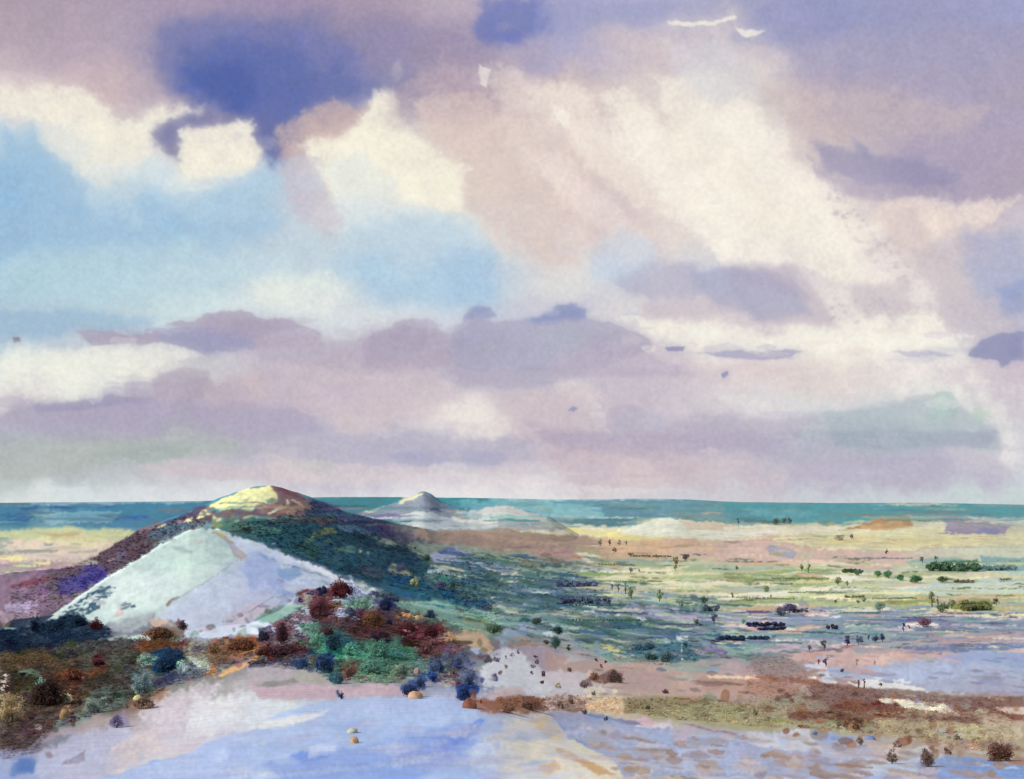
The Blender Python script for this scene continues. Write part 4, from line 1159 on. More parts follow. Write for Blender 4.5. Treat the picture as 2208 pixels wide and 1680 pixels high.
shrub E 1370 570 190 250 1e486e | large deep blue bush on the heath
tussock E 1480 600 110 140 9ccdb3 | mint spiky plant on the deep blue bush's right
shrub E 1160 738 180 190 7a9694 | grey teal round bush on the heath
shrub E 1180 500 90 150 8fb29c | pale green bush above the grey teal one
tussock E 335 706 94 96 88c5ac | mint spiky plant on the brown heath
shrub E 800 526 84 124 6c2c36 | crimson bush alone in the olive heath
shrub E 420 840 260 360 50352c | largest dark brown bush on the left heath
shrub E 600 640 100 280 90492c | burnt orange heather behind the dark brown bush
shrub E 760 900 120 190 8a9a88 | sage bush at the heath's lower edge
shrub E 1190 860 100 240 94735a | tan bush at the heath's lower edge
rock E 535 832 86 82 c3ae88 | khaki boulder in front of the dark brown bush
rock E 525 946 88 94 b38e66 | tawny boulder below the khaki one
rock E 680 640 50 54 bda983 | small khaki boulder on the burnt orange heather
rock E 1120 806 54 72 efe6a0 | bright yellow boulder at the heath's edge
shrub E 100 970 260 230 b39a66 | golden stippled gorse bush at the left edge
shrub E 950 1020 120 150 857a9a | lavender bush on the pale path
"""
# ------------------------------------------------------------------ canvases
LAND_SAT, SKY_SAT = .97, .86
def desat(c, k):
    L = (c * [.3, .59, .11]).sum(-1, keepdims=True)
    return L + (c - L) * k
sky_c = Canvas(-100, -60, 2310, 1160, 2.0, 11)
sky_c.grid(SKY_X, SKY_Y, SKY); sky_c.dry = .5; sky_c.spot = (.12, .4); sky_c.strokes(SKY_S)
sky_c.dabs('0,0 2208,0 2208,600 0,600', 260, 26, 16, 60, .05, al=(.1, .3), rnd=True, soft=8)
sky_c.dabs('0,650 2208,650 2208,1060 0,1060', 260, 34, 8, 60, .05, al=(.1, .35), soft=5)
sky_c.bleed(9, .42); sky_c.dry = 1.0
sky_c.dabs('0,690 2208,690 2208,1050 0,1050', 240, 30, 7, 40, .05, al=(.15, .45), soft=2.5)
sky_c.dabs('0,0 2208,0 2208,640 0,640', 120, 18, 12, 40, .04, al=(.1, .3), soft=4, rnd=True)
sky_c.c = desat(sky_c.c, np.interp(sky_c.Y, [600, 760], [SKY_SAT, .74])[..., None]); sky_c.c = (sky_c.c + (1 - sky_c.c) * .07) * [1.005, 1.0, .985]; sky_c.finish(.035, .025)
land_c = Canvas(-100, 1030, 2310, 1720, 2.0, 41)
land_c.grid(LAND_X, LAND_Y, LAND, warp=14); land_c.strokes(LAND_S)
D = land_c.dabs
D('1080,1160 1300,1160 1560,1150 2230,1150 2230,1400 1900,1420 1500,1400 1060,1400', 260, 20, 1.8, 45, .14, bias=.85)
D('1080,1200 1500,1200 2230,1230 2230,1400 1500,1400 1060,1390', 200, 26, 1.0, 40, .15, bias=.5)
D('960,1200 1300,1200 1560,1300 1600,1420 1300,1430 1080,1380 900,1290', 520, 16, 2.8, 40, .24, slope=.14, bias=.62)
F1 = ['e3dcae', 'dcd6a6', 'c9cf9f', 'a9b585', '8fa56f', 'b9bb8a', 'e6dfc3', 'd3c99a', 'b5c0aa', 'cfae90']
F2 = ['5f7f78', '7f9a8a', '93a9a6', '6f8498', 'c6d3cf', '4f6f70', '8a94b0', 'a5b59a', 'c9c3ac', '55706a', '2f5560', '3a5f5a', '3f6a62']
F3 = ['8a86a6', '6f7f9a', '7fa09a', 'd9c3b3', 'dfd9d0', '5a5f80', 'a59fb5', 'cfa996', '8fa9a0', '6a7a90']
D('1180,1225 1500,1215 2230,1215 2230,1330 1600,1320 1400,1290', 190, 50, 2.9, 10, .07, al=(.45, .9), pal=F1, bias=.84)
D('1000,1210 1300,1250 1600,1300 1640,1390 1300,1390 1080,1330', 250, 36, 2.8, 10, .1, al=(.45, .9), pal=F2, slope=.08)
D('960,1190 1150,1200 1330,1290 1480,1370 1300,1390 1120,1340 1000,1290', 150, 24, 3.2, 10, .12, al=(.45, .85), pal=['35585c', '2f5560', '4a6a62', '41607a', '3f5f5a', '5a7078'], slope=.12)
D('1560,1320 2230,1320 2230,1410 1560,1400', 190, 32, 2.0, 10, .08, al=(.4, .85), pal=F3)
D('1080,1200 1500,1190 2230,1190 2230,1400 1560,1400 1100,1330', 110, 22, .9, 10, .15, al=(.5, .9), pal=['4f6a50', '5a7048', '465a5c', '6f7a4a', '4a4a6a', '3f5f5a'])
D('-60,1150 260,1150 120,1235 -60,1280', 60, 20, 2.2, 40, .12)
D('1250,1380 2230,1400 2230,1560 1900,1600 1300,1500', 320, 14, 3, 40, .14, slope=.08, bias=.8)
D('0,1390 400,1370 640,1280 760,1250 1050,1390 1080,1470 860,1480 540,1420 330,1500 100,1580 0,1600', 760, 7, 5, 22, .22, rnd=True, bias=.62)
D('300,1160 430,1100 560,1070 680,1085 900,1200 1080,1320 900,1290 640,1190 500,1145 360,1170 100,1300 20,1290', 300, 8, 4, 20, .18, rnd=True, slope=.2, bias=.8)
D('100,1650 500,1500 1000,1510 1400,1560 2230,1620 2230,1680 60,1690', 150, 46, 8, 60, .05, al=(.12, .3), soft=8)
D('150,1320 420,1150 500,1150 760,1260 560,1330 300,1350', 70, 16, 5, 40, .05, al=(.15, .35), soft=5, slope=.3)
D('1250,1580 2230,1600 2230,1690 1350,1690', 210, 20, 6, 30, .06, al=(.3, .7), soft=3, slope=.1, pal=['b39c8a', 'a88a70', '9c7c66', 'a58f86', 'c3b3ae', '9a8a90', 'b5a5a8', 'c9c3c3', 'a6adbf', '8f7a6c'])
D('1560,1500 2230,1500 2230,1650 1700,1600', 60, 9, 6, 20, .1, al=(.4, .8), soft=1.5, rnd=True, pal=['8a6048', '7a5544', '9a7258', 'a08468'])
D('700,1540 1250,1540 1250,1690 300,1690', 60, 40, 8, 30, .03, al=(.2, .45), soft=8, slope=-.1, pal=['c3cfe2', 'a6b9de', '8fa9dc', 'd0d6e0', 'b5b5d3', 'cfc9cf'])
D('1000,1100 1240,1130 1240,1150 960,1150', 30, 14, 3, 24, .1)
D('-60,1085 2230,1080 2230,1135 -60,1135', 160, 46, 3, 80, .14, al=(.2, .6), bias=.85)
land_c.c = desat(land_c.c, LAND_SAT); land_c.finish(.06, .05)

def fold(v, lo, hi):              # beyond the painted span the pattern turns back on itself
    p = hi - lo; t = np.mod(np.asarray(v, float) - lo, 2 * p)
    return lo + np.where(t > p, 2 * p - t, t)
land_at = lambda x, y: land_c.at(fold(x, -40, 2250), fold(y, 1045, 1700))
sky_at = lambda x, y: sky_c.at(fold(x, -40, 2250), fold(y, -40, 1150))

# ------------------------------------------------------------------ helpers
def new_obj(name, data=None, parent=None):
    o = bpy.data.objects.new(name, data); scene.collection.objects.link(o)
    if parent: o.parent = parent
    return o

def tag(o, label=None, cat=None, group=None, kind=None):
    for k, v in (('label', label), ('category', cat), ('group', group), ('kind', kind)):
        if v: o[k] = v
    return o

def mesh_from(name, V, F, mats, smooth=True, cols=None, tone=None, midx=None):
    V = np.asarray(V, np.float32); F = np.asarray(F, np.int32); n = F.shape[1]
    me = bpy.data.meshes.new(name)
    me.vertices.add(len(V)); me.vertices.foreach_set('co', V.ravel())
    me.loops.add(F.size); me.loops.foreach_set('vertex_index', F.ravel())
    me.polygons.add(len(F)); me.polygons.foreach_set('loop_start', np.arange(0, F.size, n, dtype=np.int32))
    try: me.polygons.foreach_set('loop_total', np.full(len(F), n, np.int32))
    except Exception: pass
    me.polygons.foreach_set('use_smooth', np.full(len(F), smooth))
    for m in mats: me.materials.append(m)
    if cols is not None:
        at = me.attributes.new('cover', 'FLOAT_COLOR', 'POINT')
        at.data.foreach_set('color', np.concatenate([cols, np.ones((len(cols), 1))], 1).astype(np.float32).ravel())
    if tone is not None:
        at = me.attributes.new('tone', 'FLOAT', 'FACE'); at.data.foreach_set('value', np.asarray(tone, np.float32))
    me.update(); me.validate()
    return me

def mat_nodes(name):
    m = bpy.data.materials.new(name); m.use_nodes = True
    nt = m.node_tree; b = nt.nodes['Principled BSDF']
    b.inputs['Roughness'].default_value = 0.95; b.inputs['Specular IOR Level'].default_value = 0.08
    return m, nt, b

def granulate(nt, colour, scale, lo, hi, detail=6):
    """Procedural mottling of a colour: noise in object space, multiplied in."""
    tc = nt.nodes.new('ShaderNodeTexCoord'); nz = nt.nodes.new('ShaderNodeTexNoise')
    nz.inputs['Scale'].default_value = scale; nz.inputs['Detail'].default_value = detail; nz.inputs['Roughness'].default_value = .65
    nt.links.new(tc.outputs['Object'], nz.inputs['Vector'])
    mr = nt.nodes.new('ShaderNodeMapRange'); mr.inputs[1].default_value = .3; mr.inputs[2].default_value = .7
    mr.inputs[3].default_value = lo; mr.inputs[4].default_value = hi
    nt.links.new(nz.outputs[0], mr.inputs[0])
    mx = nt.nodes.new('ShaderNodeMix'); mx.data_type = 'RGBA'; mx.blend_type = 'MULTIPLY'; mx.inputs[0].default_value = 1.0
    nt.links.new(colour, mx.inputs[6]); nt.links.new(mr.outputs[0], mx.inputs[7])
    return mx.outputs[2], nz.outputs[0]

ALB = 1.0
def cover_material(name, scale, bump, lo=.86, hi=1.14, alb=1.0):
    m, nt, b = mat_nodes(name)
    at = nt.nodes.new('ShaderNodeAttribute'); at.attribute_name = 'cover'
    c, nz = granulate(nt, at.outputs['Color'], scale, lo * alb, hi * alb)
    nt.links.new(c, b.inputs['Base Color'])
    if bump:
        bp = nt.nodes.new('ShaderNodeBump'); bp.inputs['Strength'].default_value = .5; bp.inputs['Distance'].default_value = bump
        nt.links.new(nz, bp.inputs['Height']); nt.links.new(bp.outputs[0], b.inputs['Normal'])
    return m

def hexmat(name, col, scale=3.0, lo=.7, hi=1.3, bump=0.0, rough=.9):
    m, nt, b = mat_nodes(name)
    rgb = nt.nodes.new('ShaderNodeRGB'); rgb.outputs[0].default_value = (*lin(hexc(col)), 1)
    c, nz = granulate(nt, rgb.outputs[0], scale, lo, hi)
    nt.links.new(c, b.inputs['Base Color']); b.inputs['Roughness'].default_value = rough
    if bump:
        bp = nt.nodes.new('ShaderNodeBump'); bp.inputs['Strength'].default_value = .6; bp.inputs['Distance'].default_value = bump
        nt.links.new(nz, bp.inputs['Height']); nt.links.new(bp.outputs[0], b.inputs['Normal'])
    return m

def leafy(nt, b, c, k=.5):
    """Thin leaf: part of the light passes through."""
    nt.links.new(c, b.inputs['Base Color'])
    tr = nt.nodes.new('ShaderNodeBsdfTranslucent'); ms = nt.nodes.new('ShaderNodeMixShader'); ms.inputs[0].default_value = k
    nt.links.new(c, tr.inputs['Color']); nt.links.new(b.outputs[0], ms.inputs[1]); nt.links.new(tr.outputs[0], ms.inputs[2])
    nt.links.new(ms.outputs[0], nt.nodes['Material Output'].inputs['Surface'])
LEAF = 1.75
_fol = {}
def foliage_mat(col):
    if col in _fol: return _fol[col]
    m, nt, b = mat_nodes('foliage')
    rgb = nt.nodes.new('ShaderNodeRGB'); rgb.outputs[0].default_value = (*np.minimum(lin(desat(hexc(col), .64)) * LEAF, .8), 1)
    at = nt.nodes.new('ShaderNodeAttribute'); at.attribute_name = 'tone'
    hs = nt.nodes.new('ShaderNodeMix'); hs.data_type = 'RGBA'; hs.blend_type = 'MULTIPLY'; hs.inputs[0].default_value = 1
    nt.links.new(rgb.outputs[0], hs.inputs[6]); nt.links.new(at.outputs['Fac'], hs.inputs[7])
    c, nz = granulate(nt, hs.outputs[2], .8, .75, 1.25, 3)
    leafy(nt, b, c)
    _fol[col] = m
    return m

# ------------------------------------------------------------------ sky
def axis(lo, a, b, hi, step, coarse):
    return np.concatenate([np.arange(lo, a, coarse), np.arange(a, b, step), np.arange(b, hi + coarse, coarse)])

def build_sky():
    xs = axis(-3600, -60, 2270, 5800, 2.4, 60.0); ys = axis(-3000, -50, 1130, 1260, 2.4, 60.0)
    X, Y = np.meshgrid(xs, ys)
    D = np.stack([(X - CX) / FOC, np.ones_like(X), (HZ - Y) / FOC], -1)
    D /= np.linalg.norm(D, axis=-1, keepdims=True)
    V = D.reshape(-1, 3) * 60000.0 + [0, 0, EYE]
    F = grid_faces(len(ys), len(xs))
    m = bpy.data.materials.new('cloudy_sky'); m.use_nodes = True
    nt = m.node_tree; nt.nodes.remove(nt.nodes['Principled BSDF'])
    em = nt.nodes.new('ShaderNodeEmission'); at = nt.nodes.new('ShaderNodeAttribute'); at.attribute_name = 'cover'
    c, nz = granulate(nt, at.outputs['Color'], .0035, .96, 1.04, 5)
    nt.links.new(c, em.inputs['Color']); nt.links.new(em.outputs[0], nt.nodes['Material Output'].inputs['Surface'])
    m.cycles.emission_sampling = 'NONE'
    o = new_obj('sky', mesh_from('sky', V, F, [m], True, sky_at(X, Y).reshape(-1, 3)))
    tag(o, kind='structure')

def grid_faces(nr, nc):
    i = np.arange(nr * nc).reshape(nr, nc)
    return np.stack([i[:-1, :-1], i[:-1, 1:], i[1:, 1:], i[1:, :-1]], -1).reshape(-1, 4)

# ------------------------------------------------------------------ terrain sheets
def stretch(a, nc, k):
    x = np.arange(nc) / k; i = x.astype(int); f = x - i; f = f * f * (3 - 2 * f)
    return a[:, i] * (1 - f) + a[:, i + 1] * f

class Sheet:
    """Height field built column by column (each column a line of sight over the
    ground) from straight pieces; q = drop / distance, u = 1 / distance."""
    def __init__(s, name, cols, knots, rows, smooth, rough, seed, mat, ridge=None, aniso=1.0, label=None, cell=26):
        s.cols = cols
        U, Q = [], []
        for (u0, q0), (u1, q1), n in zip(knots[:-1], knots[1:], rows):
            t = np.linspace(0, 1, n, endpoint=False)[:, None]
            U.append(u0 + (u1 - u0) * t); Q.append(q0 + (q1 - q0) * t)
        U.append(knots[-1][0][None]); Q.append(knots[-1][1][None])
        U = np.concatenate(U); Q = np.concatenate(Q)
        k = np.ones(2 * smooth + 1) / (2 * smooth + 1)
        for A in (U, Q):
            if smooth:
                P = np.pad(A, ((smooth, smooth), (0, 0)), mode='reflect', reflect_type='odd')
                C = np.cumsum(np.concatenate([np.zeros((1, A.shape[1])), P]), 0)
                A[:] = (C[2 * smooth + 1:] - C[:-2 * smooth - 1]) / (2 * smooth + 1)
        s.U = U; Q0 = Q.copy()
        nr, nc = U.shape
        nz = fbm(int(nc * 1.0), nr, cell, seed, 5, .6) if aniso == 1.0 else stretch(fbm(int(nc / aniso) + 4, nr, cell / aniso, seed, 3, .5), nc, aniso)
        rr = np.interp(np.linspace(0, 1, nr), [0, 1], [1, 1])[:, None]
        s.Q = Q - nz * (rough if np.isscalar(rough) else rough(Q, U)) / FOC
        Yd = 1 / U
        V = np.stack([(cols[None] - CX) / FOC * Yd, Yd, EYE - s.Q * Yd], -1).reshape(-1, 3)
        py = HZ + FOC * Q0
        if ridge is not None:
            rp = py[ridge]; k = np.arange(nr)[:, None]
            py = np.where(k > ridge, rp + 2 + (k - ridge) * 1.2, np.maximum(py, rp + 1.5))
        s.ridge = ridge
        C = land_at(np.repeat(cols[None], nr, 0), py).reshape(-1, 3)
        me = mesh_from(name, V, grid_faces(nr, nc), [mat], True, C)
        s.obj = tag(new_obj(name, me), kind='structure')
    def hit(s, px, py):
        """Distance to the nearest point of this sheet seen at (px, py), or None."""
        if not (s.cols[0] <= px <= s.cols[-1]): return None
        j = min(int(np.searchsorted(s.cols, px)), len(s.cols) - 1)
        q = s.Q[:, j]; g = (py - HZ) / FOC
        k = np.where((q[:-1] >= g) & (q[1:] < g))[0]
        if not len(k): return None
        k = k[0]; t = (q[k] - g) / (q[k] - q[k + 1] + 1e-12)
        return 1 / (s.U[k, j] * (1 - t) + s.U[k + 1, j] * t)

def curve(pts, cols, smooth=0):
    P = np.array(pts, float)
    out = []
    for i in range(1, P.shape[1]):
        w = smooth if np.isscalar(smooth) else smooth[i - 1]
        if w:
            x = np.arange(cols[0] - 3 * w, cols[-1] + 3 * w, 4.0); y = np.interp(x, P[:, 0], P[:, i])
            k = np.exp(-.5 * (np.arange(-int(w / 2), int(w / 2) + 1) * 4.0 / w * 1.6) ** 2); k /= k.sum(); h = len(k) // 2
            out.append(np.interp(cols, x, np.convolve(np.pad(y, h, mode='edge'), k, 'valid')))
        else: out.append(np.interp(cols, P[:, 0], P[:, i]))
    return np.stack(out)

def between(base, top, cols, w, t=.68):
    """Foot, a fuller line part-way up (following the crest only loosely), crest."""
    sm = lambda a: curve(np.stack([cols, a], 1), cols, w)[0]
    return [base, (base[0] + (sm(top[0]) - base[0]) * t, base[1] + (sm(top[1]) - base[1]) * t), top]

def kz(z, Y): return (1.0 / Y, (EYE - z) / Y)
def kp(py, Y): return (1.0 / Y, (py - HZ) / FOC + 0 * Y)

build_sky()
M_ground = cover_material('heath_ground', .6, .02, .91, 1.09, alb=1.14)
M_hill = cover_material('hill_turf', .05, .8, alb=1.2)  # summit sunlight and dark flank shade are painted into its colours
M_pale = cover_material('sunlit_turf', .05, .5, .9, 1.1, alb=.95)  # white sunlit slope and lavender shaded face are both painted colour
M_far = cover_material('distant_wood', .012, 0)

# the ground: near slope, mound with its rim, fall to the plain, plain to the horizon
cols = axis(-3000, -80, 2290, 5200, 2.3, 60.0)
rim_py, rim_Y = curve([(-3000, 1345, 330), (0, 1345, 330), (90, 1352, 330), (250, 1345, 320), (400, 1352, 310), (540, 1338, 290), (600, 1312, 280), (640, 1280, 268), (680, 1258, 262),
                       (740, 1250, 260), (780, 1272, 270), (850, 1290, 300), (1000, 1325, 420), (1100, 1350, 560), (1200, 1378, 760), (1300, 1400, 900), (5200, 1405, 950)], cols, (8, 70))
f2_py, f2_Y = curve([(-3000, 1600, 90), (0, 1560, 95), (300, 1540, 100), (540, 1490, 110), (1050, 1490, 110), (1150, 1530, 112), (1300, 1560, 112), (2208, 1600, 110), (5200, 1640, 100)], cols, 80)
dip_Y, dip_z = curve([(-3000, 620, 30), (850, 620, 30), (1000, 800, 26), (1200, 1150, 18), (1300, 1300, 15), (5200, 1350, 15)], cols, 80)
pl_Y = curve([(-3000, 1250), (900, 1250), (1300, 1750), (5200, 1800)], cols, 80)[0]
one = np.ones_like(cols)
ground = Sheet('ground', cols,
    [kp(5200 * one, 12 * one), kp(1720 * one, 46 * one), kp(f2_py, f2_Y), kp(rim_py, rim_Y), kz(dip_z, dip_Y), kz(0 * one, pl_Y), kz(0 * one, 30000 * one), kz(-250 * one, 56000 * one)],
    [16, 70, 110, 70, 60, 130, 4], 5,
    lambda Q, U: np.clip(.35 + 500 * (U - .0012), .3, 1.6), 5, M_ground, aniso=2.0, cell=40)

far_cols = axis(-3000, -80, 2290, 5200, 5.0, 80.0)
fo = np.ones_like(far_cols)
fr = curve([(-3000, 1086), (-80, 1085), (150, 1083), (430, 1081), (600, 1074), (700, 1072), (1000, 1073), (1200, 1077), (1400, 1076), (1480, 1077), (1600, 1083), (1800, 1085), (2000, 1084), (2208, 1088), (5200, 1084)], far_cols)[0]
far_hills = Sheet('distant_hills', far_cols, [kz(-5 * fo, 8200 * fo), kp(fr, 15000 * fo), kz(-200 * fo, 24000 * fo)], [44, 10], 0, 1.2, 61, M_far, ridge=44)

rc = np.arange(700, 2600, 2.5); ro = np.ones_like(rc)
rr = curve([(700, 1170), (745, 1120), (769, 1109), (825, 1092), (860, 1081), (890, 1070), (905, 1061), (915, 1059), (928, 1064), (950, 1080), (981, 1092), (1010, 1099), (1040, 1099), (1060, 1095), (1092, 1091), (1140, 1101), (1188, 1115), (1225, 1138), (1260, 1160),
            (1310, 1150), (1334, 1139), (1385, 1126), (1435, 1113), (1460, 1111), (1560, 1120), (1708, 1125), (1784, 1131), (1854, 1129), (1898, 1118), (1971, 1114), (2059, 1116), (2147, 1126), (2200, 1131), (2600, 1140)], rc, 2)[0]
ry = curve([(700, 6000), (1260, 6200), (1334, 5600), (2600, 5400)], rc, 60)[0]
roll = Sheet('rolling_hills', rc, [kz(-6 * ro, ry - 1500), kp(rr, ry), kz(-20 * ro, ry + 900)], [60, 14], 0, 1.0, 71, M_far, ridge=60)  # cone's yellow lit edge and grey shaded face come from painted washes

mc = np.arange(-900, 1425, 2.5); mo = np.ones_like(mc)
mr, mY = curve([(-900, 1300, 1900), (0, 1268, 1950), (85, 1250, 1960), (140, 1232, 1968), (196, 1205, 1975), (240, 1180, 1980), (300, 1144, 1990), (363, 1117, 1992), (400, 1107, 1994), (435, 1091, 1996), (460, 1079, 1998), (483, 1070, 2000), (540, 1052, 2000), (560, 1047, 2000), (578, 1046, 2000), (600, 1050, 2010), (620, 1056, 2020),
                (671, 1073, 2040), (740, 1102, 2060), (806, 1118, 2150), (886, 1134, 2500), (944, 1145, 2900), (1010, 1152, 3200), (1100, 1161, 3500), (1200, 1170, 3750), (1300, 1182, 3950), (1425, 1203, 3600)], mc, (5, 60))
mb = curve([(-900, 1700), (0, 1400), (440, 1350), (800, 1480), (1000, 1570), (1150, 1730), (1300, 2250), (1425, 3200)], mc, 90)[0]
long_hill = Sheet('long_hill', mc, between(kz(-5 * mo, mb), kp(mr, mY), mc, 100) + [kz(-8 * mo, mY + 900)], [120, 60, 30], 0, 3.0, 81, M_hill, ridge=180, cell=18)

pc = np.arange(-40, 1080, 2.3); po = np.ones_like(pc)
pr, pY = curve([(-40, 1440, 1120), (30, 1375, 1130), (90, 1345, 1140), (133, 1316, 1150), (231, 1249, 1230), (330, 1190, 1300), (408, 1146, 1350), (440, 1140, 1360), (470, 1143, 1360), (499, 1151, 1350), (540, 1164, 1320), (637, 1199, 1250), (743, 1244, 1180), (806, 1268, 1150), (900, 1315, 1120), (1000, 1400, 1100), (1080, 1450, 1090)], pc, (4, 70))
pb = curve([(-40, 1080), (133, 1040), (300, 900), (470, 840), (640, 900), (850, 1040), (1080, 1060)], pc, 110)[0]
pale_hill = Sheet('pale_hill', pc, between(kz(-4 * po, pb), kp(pr, pY), pc, 150) + [kz(-4 * po, pY + 420)], [150, 70, 24], 0, 1.5, 91, M_pale, ridge=220)
SHEETS = (ground, pale_hill, long_hill, roll, far_hills)

def spot(px, py):
    """World point of the ground seen at view position (px, py), and metres per unit there."""
    Y = [d for d in (s.hit(px, py) for s in SHEETS) if d]
    Y = min(Y) if Y else 2500.0
    return np.array([(px - CX) / FOC * Y, Y, EYE - (py - HZ) / FOC * Y]), Y / FOC
# ------------------------------------------------------------------ plants and stones
R = np.random.default_rng(23)
CROP = {'A': (0, 1015.2, .26525), 'B': (488.1, 1015.2, .26525), 'C': (976.1, 1015.2, .26525), 'D': (1561.8, 1015.2, .29265),
        'E': (0, 1298.3, .26525), 'F': (536.9, 1298.3, .26525), 'G': (1073.7, 1298.3, .26525), 'H': (1610.6, 1298.3, .27056)}

def leaves(P, N, size, wild=.55):
    """Small four-sided leaf faces at points P facing roughly N."""
    n = len(P)
    N = N + R.normal(0, wild, (n, 3)); N /= np.linalg.norm(N, axis=1, keepdims=True) + 1e-9
    T = np.cross(N, R.normal(0, 1, (n, 3))); T /= np.linalg.norm(T, axis=1, keepdims=True) + 1e-9
    B = np.cross(N, T); s = (size * R.uniform(.6, 1.35, n))[:, None]
    V = np.stack([P - T * s, P - B * s * .62 + N * s * .15, P + T * s, P + B * s * .62 + N * s * .15], 1).reshape(-1, 3)
    return V, np.arange(4 * n).reshape(n, 4)

def crown(w, h, n, leaf, z0, lean=0.0, shape='round'):
    """Leaf clumps through an uneven crown: w wide, h high, its foot at z0."""
    nc = max(6, int(n / 22)); P, N, T = [], [], []
    lob = R.normal(0, 1, (5, 3)); lob /= np.linalg.norm(lob, axis=1, keepdims=True); amp = R.uniform(-.38, .3, 5)
    for k in range(nc):
        d = R.normal(0, 1, 3); d /= np.linalg.norm(d)
        d *= R.uniform(.35, 1.0) ** .6 * (1 + (np.maximum(lob @ d, 0) ** 2 * amp).sum())
        t = (d[2] + 1) / 2
        wide = {'round': 1.0, 'cone': 1.15 - .8 * t, 'low': 1.1 - .35 * t, 'tall': .95 - .25 * t}[shape]
        c = np.array([d[0] * w * .38 * wide + lean * t * w, d[1] * w * .38 * wide, z0 + h * ((.04 if shape == 'low' else .12) + (.84 if shape == 'low' else .76) * t)])
        m = int(n / nc); g = R.normal(0, 1, (m, 3)); g /= np.linalg.norm(g, axis=1, keepdims=True)
        r = w * R.uniform(.15, .25)
        P.append(c + g * r * R.uniform(.5, 1, (m, 1)) * [1, 1, min(1.0, h / w)]); N.append(g * .6 + d * .9 + [0, 0, .7])
        T.append(np.full(m, R.uniform(.7, 1.3)) * R.uniform(.8, 1.2, m))
    P = np.concatenate(P); P[:, 2] = np.maximum(P[:, 2], z0 * .6)
    V, F = leaves(P, np.concatenate(N), leaf)
    return V, F, np.concatenate(T)

def tube(pts, radii, n=6):
    pts = np.array(pts, float); V = []
    a = np.linspace(0, 2 * np.pi, n, endpoint=False)
    for p, r in zip(pts, radii): V.append(np.stack([p[0] + r * np.cos(a), p[1] + r * np.sin(a), np.full(n, p[2])], 1))
    F = [[k * n + i, k * n + (i + 1) % n, (k + 1) * n + (i + 1) % n, (k + 1) * n + i] for k in range(len(pts) - 1) for i in range(n)]
    return np.concatenate(V), np.array(F)

def join(parts):
    V, F, o = [], [], 0
    for v, f in parts: V.append(v); F.append(f + o); o += len(v)
    return np.concatenate(V), np.concatenate(F)

M_bark = hexmat('bark', '5a4a42', 4.0, .6, 1.3)
def wood(w, h, limbs, r):
    parts = [tube([(0, 0, -.04 * h), (w * .02, 0, h * .35), (-w * .02, w * .01, h * .8)], [r * 1.3, r, r * .35])]
    for k in range(limbs):
        a = R.uniform(0, 6.28); z = h * R.uniform(.2, .45); e = w * R.uniform(.22, .36)
        parts.append(tube([(0, 0, z), (e * .5 * math.cos(a), e * .5 * math.sin(a), z + h * .12), (e * math.cos(a), e * math.sin(a), z + h * .3)], [r * .6, r * .4, r * .15], 5))
    return join(parts)

